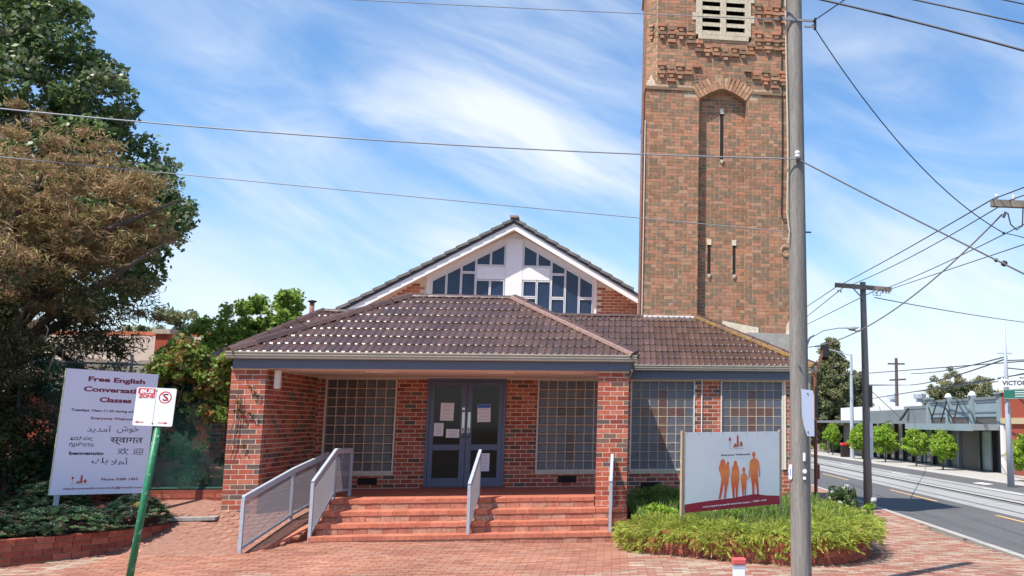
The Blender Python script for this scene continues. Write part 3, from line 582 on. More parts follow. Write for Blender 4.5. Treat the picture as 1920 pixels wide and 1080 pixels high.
gutter((.44, 20.74, 3.135), (4.46, 20.74, 3.135), (0, -1, 0)).build('wing_gutter', MT['gutter'], wing)
gutter((-8.3, 20.74, 3.135), (-6.7, 20.74, 3.135), (0, -1, 0)).build('left_wing_gutter', MT['gutter'], wing)
gutter((4.36, 20.75, 3.136), (4.36, 26.8, 3.136), (1, 0, 0)).build('end_gutter', MT['gutter'], wing)
quick('downpipe', MT['gutter'], wing, 'tube', [(4.30, 20.68, 3.14), (4.30, 20.80, 2.9), (4.30, 20.83, 0)], .045, 8)
# roof: planes + tiles
TP = .54; PITCHR = math.atan(TP); EZ = 3.25
roofb = MB(); e = .0
def rz_(r): return EZ+TP*r
Yp, Yw = 17.78, 20.68; HX0, HX1 = -6.62, .40; hr = 2.47; WX1 = 4.42; WX0 = -8.15; wr = 2.42
roofb.add([(HX0, Yp, rz_(0)), (HX1, Yp, rz_(0)), (HX1-hr, Yp+hr, rz_(hr)), (HX0+hr, Yp+hr, rz_(hr))], [(0, 1, 2, 3)])
roofb.add([(HX1, Yp, rz_(0)), (HX1, Yw, rz_(0)), (HX1-hr, Yw+hr, rz_(hr)), (HX1-hr, Yp+hr, rz_(hr))], [(0, 1, 2, 3)])
roofb.add([(HX0, Yp, rz_(0)), (HX0, Yw, rz_(0)), (HX0+hr, Yw+hr, rz_(hr)), (HX0+hr, Yp+hr, rz_(hr))], [(3, 2, 1, 0)])
roofb.add([(HX1, Yw, rz_(0)), (WX1, Yw, rz_(0)), (WX1-wr, Yw+wr, rz_(wr)), (HX1-wr, Yw+wr, rz_(wr))], [(0, 1, 2, 3)])
roofb.add([(WX0, Yw, rz_(0)), (HX0, Yw, rz_(0)), (HX0+wr, Yw+wr, rz_(wr)), (WX0+.62*wr, Yw+wr, rz_(wr))], [(0, 1, 2, 3)])
roofb.add([(WX1, Yw, rz_(0)), (WX1, 26.9, rz_(0)), (WX1-wr, 26.9, rz_(wr)), (WX1-wr, Yw+wr, rz_(wr))], [(0, 1, 2, 3)])
roofb.add([(WX0, Yw, rz_(0)), (WX0, 26.9, rz_(0)), (WX0+.62*wr, 26.9, rz_(wr)), (WX0+.62*wr, Yw+wr, rz_(wr))], [(3, 2, 1, 0)])
roofb.add([(HX0+hr, Yp+hr, rz_(hr)-.01), (HX1-hr, Yp+hr, rz_(hr)-.01), (HX1-hr, 26.9, rz_(hr)-.01), (HX0+hr, 26.9, rz_(hr)-.01)], [(0, 1, 2, 3)])
roofb.add([(WX0+.62*wr, Yw+wr, rz_(wr)-.02), (.6, Yw+wr, rz_(wr)-.02), (.6, 26.9, rz_(wr)-.02), (WX0+.62*wr, 26.9, rz_(wr)-.02)], [(0, 1, 2, 3)])
rfo = roofb.build('roof', MT['bedding'], wing)
TWD, TEX = .262, .3545     # tile cover width and exposure
def tile_mesh():
    prof = [(0, .012), (.025, .002), (.075, .002), (.098, .016), (.118, .027), (.138, .016), (.160, .002), (.200, .002), (.222, .016), (.242, .027), (.262, .014)]
    b = MB(); n = len(prof); top = [(x, .024, z+.026) for x, z in prof]; nose = [(x, 0, z+.013) for x, z in prof]; bk = [(x, TEX+.03, z+.004) for x, z in prof]; bot = [(x, 0.004, z-.002) for x, z in prof]
    b.add(top+bk+bot+nose, [(i, i+1, n+i+1, n+i) for i in range(n-1)]+[(2*n+i, 2*n+i+1, 3*n+i+1, 3*n+i) for i in range(n-1)]+[(3*n+i, 3*n+i+1, i+1, i) for i in range(n-1)]+[(0, n, 2*n, 3*n), (n-1, 4*n-1, 3*n-1, 2*n-1)]); return b.mesh('roof_tile', MT['tile'])
TM = tile_mesh()
def lay_tiles(org, rz, width, rows, left, right, fid, obj_ok):
    """left(r), right(r): bounds in u at horizontal run r; org = eave corner; rz = direction of eave"""
    Mp = Matrix.Translation(org) @ Matrix.Rotation(rz, 4, 'Z') @ Matrix.Rotation(PITCHR, 4, 'X'); cp = math.cos(PITCHR); out = []; rest = bmesh.new(); lay = rest.faces.layers.float.new('rnd')
    for r_ in range(rows):
        v = r_*TEX; run = v*cp; run2 = min((v+TEX)*cp, rows*TEX*cp)
        k0 = int(math.floor(min(left(run), left(run2))/TWD))-1; k1 = int(math.ceil(max(right(run), right(run2))/TWD))+1
        for k in range(k0, k1):
            u = k*TWD; full = u >= max(left(run), left(run2))-.001 and u+TWD <= min(right(run), right(run2))+.001
            if u+TWD < min(left(run), left(run2)) or u > max(right(run), right(run2)): continue
            loc = Mp @ Matrix.Translation((u, v-.02, .004+random.uniform(0, .006))) @ Matrix.Rotation(-.012, 4, 'X') @ Matrix.Rotation(random.uniform(-.006, .006), 4, 'Z')
            if full and obj_ok: out.append(loc)
            else:
                bm = bmesh.new(); bm.from_mesh(TM); l2 = bm.faces.layers.float.new('rnd'); rv = random.uniform(.001, 1)
                bm.transform(Matrix.Translation((u, v-.02, 0)))
                if not full:
                    for fn_, sgn in ((left, -1), (right, 1)):
                        p0 = Vector((fn_(0), 0, 0)); p1 = Vector((fn_(2*cp), 2, 0)); d = (p1-p0).normalized(); nrm = Vector((d.y, -d.x, 0))*sgn
                        bmesh.ops.bisect_plane(bm, geom=bm.verts[:]+bm.edges[:]+bm.faces[:], plane_co=p0, plane_no=nrm, clear_outer=True)
                bm.transform(Mp)
                mp = {vv: rest.verts.new(vv.co) for vv in bm.verts}
                for f_ in bm.faces:
                    try: nf = rest.faces.new([mp[vv] for vv in f_.verts]); nf[lay] = rv
                    except ValueError: pass
                bm.free()
    return out, rest
alltiles = []; rests = []
for args in (((HX0, Yp, EZ), 0, 0, 8, lambda r: r, lambda r: HX1-HX0-r, 0, True), ((HX1, Yw, EZ), 0, 0, 8, lambda r: -r, lambda r: WX1-HX1-r, 1, True), ((WX0, Yw, EZ), 0, 0, 8, lambda r: .62*r, lambda r: HX0-WX0+r, 2, False),
             ((HX1, Yp, EZ), PI/2, 0, 8, lambda r: r, lambda r: Yw-Yp+r, 3, False), ((HX0, Yw, EZ), -PI/2, 0, 8, lambda r: -r, lambda r: Yw-Yp-r, 4, False), ((WX1, Yw, EZ), PI/2, 0, 8, lambda r: r, lambda r: 6, 5, False)):
    o_, r_ = lay_tiles(*args); alltiles += o_; rests.append(r_)
alltiles.sort(key=lambda M_: proj(M_.translation)[2])
for M_ in alltiles[:300]:
    o = link('roof_tile', TM, rfo); o.matrix_local = M_
me = D.meshes.new('roof_tile'); big = bmesh.new()
for r_ in rests:
    tmp = D.meshes.new('t'); r_.to_mesh(tmp); r_.free(); big.from_mesh(tmp); D.meshes.remove(tmp)
for M_ in alltiles[300:]:
    t2 = TM.copy(); t2.transform(M_); big.from_mesh(t2); D.meshes.remove(t2)
big.to_mesh(me); big.free(); me.materials.append(MT['tile']); o = link('roof_tile', me, rfo); o['kind'] = 'stuff'
def cap_run(a, b_, n, name='ridge_tile', parent=rfo, m=None, w=.115, h=.075, bedm=None, bedw=.15):
    a, b_ = Vector(a), Vector(b_); d = (b_-a); L_ = d.length/n; dn = d.normalized(); sx = dn.cross(Vector((0, 0, 1))).normalized(); up = sx.cross(dn).normalized()
    cb = MB(); cb.add([(-w, 0, -h*.75), (-w*.55, 0, h*.1), (0, 0, h*.55), (w*.55, 0, h*.1), (w, 0, -h*.75)]+[(-w*.9, L_*1.06, -h*.9), (-w*.5, L_*1.06, -h*.05), (0, L_*1.06, h*.38), (w*.5, L_*1.06, -h*.05), (w*.9, L_*1.06, -h*.9)]+[(-w, 0, -h*1.6), (w, 0, -h*1.6)],
        [(i, i+1, i+6, i+5) for i in range(4)]+[(0, 10, 11, 4, 3, 2, 1)]); me = cb.mesh(name, m or MT['tile'])
    Mb = Matrix((sx, dn, up)).transposed().to_4x4()
    for i in range(n):
        o = link(name, me, parent); o.matrix_local = Matrix.Translation(a+dn*(i*L_)+up*(.055+random.uniform(-.004, .004))) @ Mb @ Matrix.Rotation(random.uniform(-.02, .02), 4, 'Z')
    if bedm:
        bd = MB(); bd.bar(a+up*.015, b_+up*.015, bedw*2, .06, up=up); bd.build('bedding', bedm, parent)
cap_run((HX0, Yp, EZ+.01), (HX0+hr, Yp+hr, rz_(hr)+.01), 8)
cap_run((HX1, Yp, EZ+.01), (HX1-hr, Yp+hr, rz_(hr)+.01), 8, bedm=MT['bedding'], bedw=.125)
cap_run((HX1-hr, Yp+hr, rz_(hr)-.01), (HX0+hr, Yp+hr, rz_(hr)-.01), 6, w=.08, h=.05)
cap_run((WX0, Yw, EZ+.01), (WX0+.62*wr, Yw+wr, rz_(wr)+.01), 8)
cap_run((WX1, Yw, EZ+.01), (WX1-wr, Yw+wr, rz_(wr)+.01), 8, bedm=MT['lichen'], bedw=.12)
cap_run((WX0+.62*wr, Yw+wr, rz_(wr)-.01), (-4.2, Yw+wr, rz_(wr)-.01), 7, w=.09, h=.05)
cap_run((-2.0, Yw+wr, rz_(wr)-.01), (.66, Yw+wr, rz_(wr)-.01), 7, w=.09, h=.05)

# ------------------------------------------------------------------ steps, landing, ramp
land = MB(); land.box(-6.03, .288, 18.02, WY-.002, -.2, LZ-.012); lo = thing('porch_steps', 'four red brick steps up to the porch landing', 'steps'); core = MB()
YF = [16.86, 17.2, 17.53, 18.0]; HZ = [.17, .34, .51, LZ]; XL, XR = -4.86, .30
for k in range(4):
    y1 = YF[k+1] if k < 3 else 18.3; x1 = XR if k < 3 else -.28
    core.box(XL+.03, x1-.012, YF[k]+.03, y1+.05+(.0 if k < 3 else 0), -.25, HZ[k]-.05-.001*k)
core.build('step_core', MT['mortar'], lo)
nos, ris = [], []
for k in range(4):
    x1 = XR if k < 3 else -.30; y2 = YF[k+1]+.02 if k < 3 else YF[k]+.36; zt = HZ[k]; x = XL; dpt = y2-YF[k]
    while x < x1-.02:
        l = min(.228, x1-x); zz = zt-.034+random.uniform(-.0025, .0025); nos.append(((x+l/2, YF[k]+dpt/2+random.uniform(-.003, .003), zz), 0, l-.002, dpt-.004, .068, Vector((0, -.7, .7)), random.uniform(-.006, .006))); x += .23
    zb = (HZ[k-1] if k else -.12); x = XL-(k % 2)*.12
    while x < x1-.02:
        a, b_ = max(x, XL), min(x+.23, x1); x += .24
        if b_-a < .03: continue
        h = zt-.074-zb-.004
        if k == 0: h = .2; 
        ris.append((((a+b_)/2, YF[k]+.06+random.uniform(-.002, .002), zt-.076-h/2), 0, b_-a, .09, h, Vector((0, -1, 0)), 0))
put_pieces(nos, MT['tread'], lo, 'nosing_brick'); put_pieces(ris, MT['brick_step'], lo, 'riser_brick')
lnd = MB(); lnd.box(-4.95, .0, 18.34, WY-.003, .2, LZ-.004); lnd.box(-6.03, -4.95, 19.25, WY-.003, .2, LZ-.005); lnd.box(-4.95, -4.87, 18.0, 18.34, .2, LZ-.006); lnd.build('porch_floor', MT['tread'], None, kind='structure')
rp = MB(); ny = 16
for j in range(ny):   # ramp surface and its side wall
    ya, yb = 15.9+(19.3-15.9)*j/ny, 15.9+(19.3-15.9)*(j+1)/ny; xa0, xb0 = ramp_edge(ya), ramp_edge(yb); nx = 6
    for i in range(nx):
        f0, f1 = i/nx, (i+1)/nx; P = [(-7.2+(xa0+7.2)*f0, ya), (-7.2+(xa0+7.2)*f1, ya), (-7.2+(xb0+7.2)*f1, yb), (-7.2+(xb0+7.2)*f0, yb)]; rp.add([(x, y, min(RZ(x, y), LZ-.002)-.008) for x, y in P], [(0, 1, 2, 3)])
    rp.add([(xa0, ya, -.2), (xb0, yb, -.2), (xb0, yb, RZ(xb0, yb)), (xa0, ya, RZ(xa0, ya)), (xa0-.1, ya, RZ(xa0, ya)), (xb0-.1, yb, RZ(xb0, yb))], [(0, 1, 2, 3), (3, 2, 5, 4)])
ramp = rp.build('ramp', MT['mortar_d'], kind='structure')
pv = []; row = 0; y = 15.9
while y < 19.2:
    x = -7.15-(row % 2)*.12
    while x < ramp_edge(y)-.1:
        xc = x+.115; x += .24
        if y > 17.85 and xc < -6.0: continue
        zz = min(RZ(xc, y), LZ-.01); pv.append(((xc, y+.055, zz-.018), 0, .231, .109, .04, Vector((0, 0, 1)), math.atan(.2)))
    y += .118; row += 1
put_pieces(pv, MT['pav_r'], ramp, 'paver', 200)
ang = math.atan2(18.3-15.9, .26*2.4); rr = wall_bricks((ramp_edge(15.9)+.004, 15.9), ang, 2.6, -.1, .75, keep=lambda u, z, p, q, za, zb: zb < RZ(-5, 15.9+u*.95)-.03, depth=.09)
put_pieces(rr, MT['brick_pl'], ramp, 'brick', 100)
cp = MB(); y0 = 15.9
for j in range(11):
    ya = 15.93+j*.235; yb = ya+.225; cp.bar((ramp_edge(ya)-.05, ya, RZ(-5, ya)-.015), (ramp_edge(yb)-.05, yb, RZ(-5, yb)-.015), .115, .06)
cp.build('kerb_bricks', MT['tread'], ramp)
# handrails
def wire_panel(P, nu, nv, w=.0035):
    """P: 4 corners (bl, br, tr, tl); two families of thin wires"""
    bl, br, tr, tl = [Vector(p) for p in P]; m = MB()
    for i in range(nu+1): f = i/nu; m.bar(bl.lerp(br, f), tl.lerp(tr, f), w, .002, up=(.3, 1, 0))
    for i in range(nv+1): f = i/nv; m.bar(bl.lerp(tl, f), br.lerp(tr, f), w, .002, up=(0, 0, 1))
    return m
def handrail(label, pts, posts, h_low=.12, group='stair handrails', tw=.055, th=.095):
    """pts: top rail points; posts: list of (top point index position, foot point)"""
    t = thing('handrail', label, 'handrail', pts[0], group=group); o0 = Vector(pts[0]); loc = lambda p: Vector(p)-o0
    m = MB()
    for a, b_ in zip(pts[:-1], pts[1:]): m.bar(loc(a), loc(b_), tw, th)
    m.build('top_rail', MT['galv'], t, bevel=.006)
    for k, (tp, ft) in enumerate(posts): quick('post', MT['galv'], t, 'bar', loc(ft), loc(tp), .05, .05, up=(0, 1, 0))
    for k in range(len(posts)-1):
        (t0, f0), (t1, f1) = posts[k], posts[k+1]; b0 = loc(f0)+Vector((0, 0, h_low)); b1 = loc(f1)+Vector((0, 0, h_low)); u0 = loc(t0)-Vector((0, 0, .05)); u1 = loc(t1)-Vector((0, 0, .05))
        quick('bottom_rail', MT['galv'], t, 'bar', b0, b1, .035, .035); L_ = (b1-b0).length
        wire_panel((b0, b1, u1, u0), max(6, int(L_/.021)), max(8, int((u0-b0).length/.021)), .0045).build('mesh_panel', MT['meshm'], t)
    return t
rA, rB, rC = Vector((-5.57, 15.95, .87)), Vector((-5.42, 17.75, 1.21)), Vector((-5.20, 18.95, 1.44))
handrail('long low grey mesh handrail along the ramp, leftmost of the rails', [rA, rB, rC], [(rA, (-5.57, 15.95, .0)), (rB, (-5.42, 17.75, .33)), (rC, (-5.20, 18.95, .58))])
a, b_, c = Vector((-4.88, 17.0, 1.03)), Vector((-4.88, 18.25, 1.52)), Vector((-4.80, 19.0, 1.505))
handrail('grey mesh handrail at the left end of the steps, bending level at the top', [a, b_, c], [(a, (-4.88, 17.0, .06)), (b_, (-4.88, 18.25, LZ)), (c, (-4.80, 19.0, LZ))])
a, b_ = Vector((-2.36, 16.92, .97)), Vector((-2.37, 18.2, 1.50)); handrail('grey mesh handrail in the middle of the steps, in front of the doors', [a, b_], [(a, (-2.36, 16.96, .17)), (b_-Vector((0, .03, 0)), (-2.37, 18.15, LZ))], h_low=.06)
a, b_ = Vector((.0, 16.92, .99)), Vector((.015, 17.86, 1.42)); handrail('grey handrail at the right end of the steps, against the brick pier', [a, b_], [(a, (.0, 16.96, .17)), (b_-Vector((0, .03, 0)), (.015, 17.83, .51))], h_low=.06)
quick('stone_strip', MT['drain'], ramp, 'obox', (-6.9, 17.55, .45), .8, .5, .05, .1)

# ------------------------------------------------------------------ gabled hall
hall = thing('church_hall', 'gabled brick hall behind with white cross in a dark glazed gable', 'building')
HY = 27.; AX, AZ = -2.80, 7.55; SL = .578
hb = MB(); hb.prism([(-8.4, 0), (.64, 0), (.64, AZ-SL*(.64-AX)-.12), (AX, AZ-.12), (-8.4, AZ-SL*(AX+8.4)-.12)], HY, HY+.3); hb.box(-8.4, -8.1, HY+.3, 45, 0, 4.3); hw = hb.build('wall', MT['mortar'], hall)
GO = [(-5.13, 3.9), (-5.13, 6.04), (-2.80, 7.30), (-.51, 6.04), (-.51, 3.9)]
def hkeep(u, z, p, q, za, zb):
    for uu in (p, q):
        x = -8.4+uu; top = AZ-SL*abs(x-AX)-.16
        if zb > top: return False
        if -5.13 < x < -.51: return False
    return True
put_pieces(wall_bricks((-8.4, HY), 0, 9.04, 4.0, 7.4, keep=hkeep), MT['brick_h'], hw, limit=300)
quick('gable_frame', MT['whitew'], hall, 'prism', GO, HY-.03, HY+.01)
fbx = MB()
# glazing: five columns each side of the upright of the cross, arm across the inner two
gw = MB(); 
ztop = lambda x: 7.07-.55*abs(x-AX)
colw = .388; x_in = .265
for sgn in (-1, 1):
    for c in range(5):
        xa = x_in+.0+c*(colw+.0); xb = xa+colw-.038; X0_, X1_ = (AX+sgn*xa, AX+sgn*xb) if sgn > 0 else (AX-xb, AX-xa)
        segs = []
        if c < 2:
            segs = [(6.36, None), (5.50 if (c == 0) else 4.3, 5.92)] if True else []
            if c == 0: segs.append((4.3, 5.44))
        elif c == 2: segs = [(6.16, None), (5.49, 6.11), (4.3, 5.43)]
        elif c == 3: segs = [(4.3, None)]
        else: segs = [(5.50, None), (4.3, 5.44)]
        for z0, z1 in segs:
            zl = z1 if z1 else ztop(X0_); zr = z1 if z1 else ztop(X1_)
            if min(zl, zr) < z0+.03: continue
            quick('glass_pane', MT['gpane'], hall, 'prism', [(X0_, z0), (X1_, z0), (X1_, zr), (X0_, zl)], HY-.047, HY-.033)
            m = MB(); w = .016
            for (p0, p1) in (((X0_, z0), (X1_, z0)), ((X1_, z0), (X1_, zr)), ((X1_, zr), (X0_, zl)), ((X0_, zl), (X0_, z0))): m.bar((p0[0], HY-.05, p0[1]), (p1[0], HY-.05, p1[1]), .05, w, up=(0, 0, 1) if abs(p0[0]-p1[0]) > .01 else (1, 0, 0))
            m.build('pane_frame', MT['white'], hall)
cr = MB(); cr.box(AX-.225, AX+.225, HY-.075, HY-.034, 4.0, 7.12); cr.box(AX-.985, AX-.23, HY-.07, HY-.034, 5.965, 6.31); cr.box(AX+.23, AX+.985, HY-.07, HY-.034, 5.965, 6.31); cr.build('cross', MT['whitew'], hall, label='white cross made by the gable boards')
eL, eR = -9.2, .66
def roofpt(x, dz=0): return (x, AZ-SL*abs(x-AX)+dz)
OH = HY-.45
bg_ = MB(); bg_.prism([roofpt(eL, -.07), roofpt(AX, -.07), roofpt(AX, -.25), roofpt(eL, -.25)], OH, OH+.03); bg_.prism([roofpt(AX, -.07), roofpt(eR, -.07), roofpt(eR, -.25), roofpt(AX, -.25)], OH, OH+.03); bg_.build('bargeboard', MT['white'], hall)
bg_ = MB(); bg_.prism([roofpt(eL, .03), roofpt(AX, .03), roofpt(AX, -.068), roofpt(eL, -.068)], OH-.03, OH+.03); bg_.prism([roofpt(AX, .03), roofpt(eR, .03), roofpt(eR, -.068), roofpt(AX, -.068)], OH-.03, OH+.03); bg_.build('verge_strip', mat('dark_verge', (.045,.05,.065), .6, .3), hall)
sf = MB(); sf.prism([roofpt(eL, -.17), roofpt(AX, -.17), roofpt(AX, -.21), roofpt(eL, -.21)], OH+.03, HY); sf.prism([roofpt(AX, -.17), roofpt(eR, -.17), roofpt(eR, -.21), roofpt(AX, -.21)], OH+.03, HY); sf.build('eave_soffit', MT['cream'], hall)
rf = MB(); rf.prism([roofpt(eL, .03), roofpt(AX, .03), roofpt(AX, -.02), roofpt(eL, -.02)], OH+.035, 48); rf.prism([roofpt(AX, .03), roofpt(eR, .03), roofpt(eR, -.02), roofpt(AX, -.02)], OH+.035, 48); hrf = rf.build('roof', MT['tile_h'], hall)
m_ = MB(); m_.box(-.17, .17, -.06, .4, -.055, .02); vt = m_.mesh('verge_tile', MT['tile_h'])
for sgn, xe in ((-1, eL), (1, eR)):
    n = int(abs(xe-AX)/.3)
    for i in range(n):
        x = AX+sgn*(i+.5)*.3; p = roofpt(x, .075); link('verge_tile', vt, hrf, (x, OH-.0, p[1]), (0, sgn*(math.atan(SL)-.09), 0), (1.08, 1, 1.0))
quick('apex_cap', MT['bedding'], hrf, 'obox', (AX, OH+.1, AZ+.11), .22, .4, .06)
fl = thing('flue_pipe', 'rusty flue pipe with a flat cap behind the left roof slope', 'flue', (-7.14, 23.9, 4.2)); quick('pipe', MT['flue'], fl, 'tube', [(0, 0, 0), (0, 0, .66)], .055, 12, smooth=True); quick('cap', MT['vent'], fl, 'lathe', [(.05, .66), (.10, .67), (.10, .70), (.02, .72)], n=12)

# ------------------------------------------------------------------ tower
tower = thing('bell_tower', 'tall square brick bell tower with pointed recess, slit windows and stone louvres', 'tower')
TX0, TX1, TY, TB, TTOP = .655, 4.51, 23.1, 26.9, 14.1; RX0, RX1 = 2.0, 3.2; RC = 2.6; RD = .2; SPZ = 10.14; APZ = 10.43
def arch(x):
    u = min(1, abs(x-RC)/.6); return SPZ+(APZ-SPZ)*(1-u**1.45) if u < 1 else SPZ
CH = .27; STG = 10.42
tw = MB(); i_ = .0025
tw.box(TX0+i_, RX0-i_, TY+i_, TY+RD+.3, 2.5, STG); tw.box(RX1+i_, TX1-i_, TY+i_, TY+RD+.3, 2.5, STG); tw.box(TX0+i_, TX1-i_, TY+RD+.31, TB, 0, STG); tw.box(RX0-i_, RX1+i_, TY+RD+i_, TY+RD+.3, 2.5, STG+.2)
for k in range(28):
    xa = RX0-i_+(RX1-RX0+2*i_)*k/28; xb = RX0-i_+(RX1-RX0+2*i_)*(k+1)/28; za, zb = arch(xa)+.0, arch(xb)+.0
    tw.prism([(xa, za), (xb, zb), (xb, STG+.6), (xa, STG+.6)], TY+i_, TY+RD+i_)
def oct_prism(z0, z1, ins):
    P = [(TX0+CH, TY), (TX1-CH, TY), (TX1, TY+CH), (TX1, TB-CH), (TX1-CH, TB), (TX0+CH, TB), (TX0, TB-CH), (TX0, TY+CH)]; cx, cy = (TX0+TX1)/2, (TY+TB)/2
    P = [(cx+(x-cx)*(1-ins), cy+(y-cy)*(1-ins)) for x, y in P]; n = 8; tw.add([(x, y, z0) for x, y in P]+[(x, y, z1) for x, y in P], [tuple(range(7, -1, -1)), tuple(range(8, 16))]+[(i, (i+1) % 8, 8+(i+1) % 8, 8+i) for i in range(8)])
LVX0, LVX1, LVZ0 = 1.90, 3.32, 11.72
# upper stage, with the louvre opening left out
def upper():
    cx = (TX0+TX1)/2
    for (xa, xb, z0, z1) in ((TX0+CH, LVX0, STG, TTOP), (LVX1, TX1-CH, STG, TTOP), (LVX0, LVX1, STG+.6, LVZ0)): tw.box(xa+i_*0, xb, TY+i_, TY+.4, z0, z1)
    tw.add([(TX0+CH, TY+i_, STG), (TX0+CH, TY+i_, TTOP), (TX0+i_, TY+CH, TTOP), (TX0+i_, TY+CH, STG)], [(0, 1, 2, 3)]); tw.add([(TX1-CH, TY+i_, STG), (TX1-CH, TY+i_, TTOP), (TX1-i_, TY+CH, TTOP), (TX1-i_, TY+CH, STG)], [(3, 2, 1, 0)])
    tw.box(TX0+i_, TX1-i_, TY+.41, TB, STG, TTOP-.02); tw.box(TX0+i_, TX0+.1, TY+CH, TY+.41, STG, TTOP-.02); tw.box(TX1-.1, TX1-i_, TY+CH, TY+.41, STG, TTOP-.02)
upper(); two = tw.build('wall', MT['mortar_t'], tower)
def halfring(x): return .0
def fkeep(u, z, p, q, za, zb):
    for uu in (p, q):
        x = TX0+uu
        if z < STG-.02:
            if RX0-.0 < x < RX1+.0 and zb < APZ+.6 and za < arch(x)+.30: return False
            if abs(x-RC) < .9 and z > SPZ+.0 and za < arch(RC+max(-.59, min(.59, x-RC)))+.30-max(0, abs(x-RC)-.6)*1.0 : return False
        else:
            if za < APZ+.33-abs(x-RC)*.75 and abs(x-RC) < .85: return False
    return True
recs = []
L_t, H_t = .228, .076
left_of = lambda x: (x-TX0)
recs += wall_bricks((TX0, TY), 0, TX1-TX0, 3.2, STG, holes=[(RX0-TX0, RX1-TX0, 0, SPZ-.02)], keep=fkeep, mixed=True, L=TOWL)
recs += wall_bricks((TX0+CH, TY), 0, TX1-TX0-2*CH, STG+.05, TTOP, holes=[(LVX0-TX0-CH, LVX1-TX0-CH, LVZ0, 99)], keep=lambda u, z, p, q, za, zb: fkeep(u+CH, z, p+CH, q+CH, za, zb), mixed=True, L=TOWL)
slits = [(RC-.045, RC+.045, 8.62, 9.83), (2.30-.04, 2.30+.04, 5.68, 6.42), (2.93-.04, 2.93+.04, 5.68, 6.42)]
recs += wall_bricks((RX0, TY+RD), 0, RX1-RX0, 4.2, 10.5, holes=[(a-.0-RX0, b_-RX0, c, d) for a, b_, c, d in slits], mixed=True, L=TOWL, keep=lambda u, z, p, q, za, zb: zb < arch(RX0+u)+.05)
recs += wall_bricks((TX0, TB), -PI/2, TB-TY-.1, 4.2, STG, mixed=True, L=TOWL)+wall_bricks((TX0, TB), -PI/2, TB-TY-CH, STG, TTOP, mixed=True, L=TOWL)
recs += wall_bricks((TX1, TY+.1), PI/2, TB-TY-.1, 3, TTOP, mixed=True, L=TOWL)
recs += wall_bricks((RX1, TY+RD-.0), -PI/2, RD-.1, 4.2, SPZ, depth=.05)    # right reveal
recs += wall_bricks((TX0+.002, TY+CH), -PI/4, CH*1.414, STG+.05, TTOP)+wall_bricks((TX1-CH, TY), PI/4, CH*1.414, STG+.05, TTOP)
put_pieces(recs, MT['brick_t'], two, limit=300, hide=lambda c: c[2] > 9.3 and c[0] > 4.2)
# projecting decorative bricks, in falling chains
pj = []
def chain(x, ztop_, n, first):
    for k in range(n):
        l = .20 if (k+first) % 2 == 0 else .105; z = ztop_-k*.105*1.0; pj.append(((x+random.uniform(-.006, .006), TY-.006, z), 0, l, .11, .074, Vector((0, -1, 0)), 0))
for i, x in enumerate([1.04, 1.28, 1.52, 1.76]): chain(x, 12.02-(i % 2)*.09, 4, i)
for i, x in enumerate([1.98, 2.20, 2.42, 2.66, 2.90, 3.12, 3.32]): chain(x, 11.62-(i % 2)*.07-.04*(3-abs(i-3)), 3, i)
for i, x in enumerate([3.52, 3.76, 3.98, 4.18]): chain(x, 11.98-(i % 2)*.09, 5, i)
for i, x in enumerate([3.52, 3.76, 3.98, 4.18]): chain(x, 12.72-(i % 2)*.09, 4, i)
for i, x in enumerate([1.04, 1.28, 1.50, 1.72, 1.92]): chain(x, 10.98-(i % 2)*.09+.0*i, [4, 4, 4, 2, 1][i], i)
for i, x in enumerate([3.24, 3.46, 3.70, 3.94, 4.16]): chain(x, 10.94-(i % 2)*.08, [1, 2, 4, 4, 4][i], i)
for z in (12.05, 11.83): pj.append(((.80, 23.24, z), -PI/4, .16, .11, .074, Vector((-.7, -.7, 0)), 0)); pj.append(((.80, 23.24, z-.11), -PI/4, .09, .11, .074, Vector((-.7, -.7, 0)), 0))
put_pieces(pj, MT['brick_t'], tower, 'projecting_brick', 300)
# arch ring of bricks on edge
vs = []
def voussoirs():
    N_ = 26; pts = [(RC-.6+1.2*i/200, arch(RC-.6+1.2*i/200)) for i in range(201)]; cum = [0]
    for a_, b2 in zip(pts[:-1], pts[1:]): cum.append(cum[-1]+math.hypot(b2[0]-a_[0], b2[1]-a_[1]))
    tot = cum[-1]; nb = int(tot/.086)
    for k in range(nb):
        d = (k+.5)*tot/nb; j = next(i for i in range(200) if cum[i+1] >= d); x, z = pts[j]; dx, dz = pts[j+1][0]-pts[j][0], pts[j+1][1]-pts[j][1]; a = math.atan2(dz, dx)
        for row in (0, 1):
            off = .085+row*.18; yield (x-math.sin(a)*off, z+math.cos(a)*off, a, row)
b0 = MB(); b0.box(-.5, .5, -.5, .5, -.5, .5); vm = b0.mesh('arch_brick', MT['vous'])
ring = MB()
for x, z, a, row in voussoirs():
    link('arch_brick', vm, tower, (x, TY+.045-.010, z), (0, -a, 0), (.077, .11, .172))
bk = MB()   # mortar bed behind the arch ring
for k in range(28):
    xa = RC-.95+1.9*k/28; xb = RC-.95+1.9*(k+1)/28; f = lambda x: arch(RC+max(-.6, min(.6, x-RC)))
    bk.prism([(xa, f(xa)+.0 if abs(xa-RC) < .6 else SPZ+.1), (xb, f(xb)+.0 if abs(xb-RC) < .6 else SPZ+.1), (xb, max(f(xb)+.36-max(0, abs(xb-RC)-.6)*.9, STG)), (xa, max(f(xa)+.36-max(0, abs(xa-RC)-.6)*.9, STG))], TY+.003, TY+.09)
bk.build('arch_bed', MT['mortar_t'], tower)
sc_ = MB(); sc_.box(TX0-.025, RX0-.12, TY-.03, TY+.1, STG-.10, STG-.04); sc_.box(RX1+.12, TX1+.02, TY-.03, TY+.1, STG-.10, STG-.04); sc_.box(TX0-.025, TX0+.05, TY+.1, TB, STG-.10, STG-.04); sc_.build('string_course', MT['brick_t'], tower)
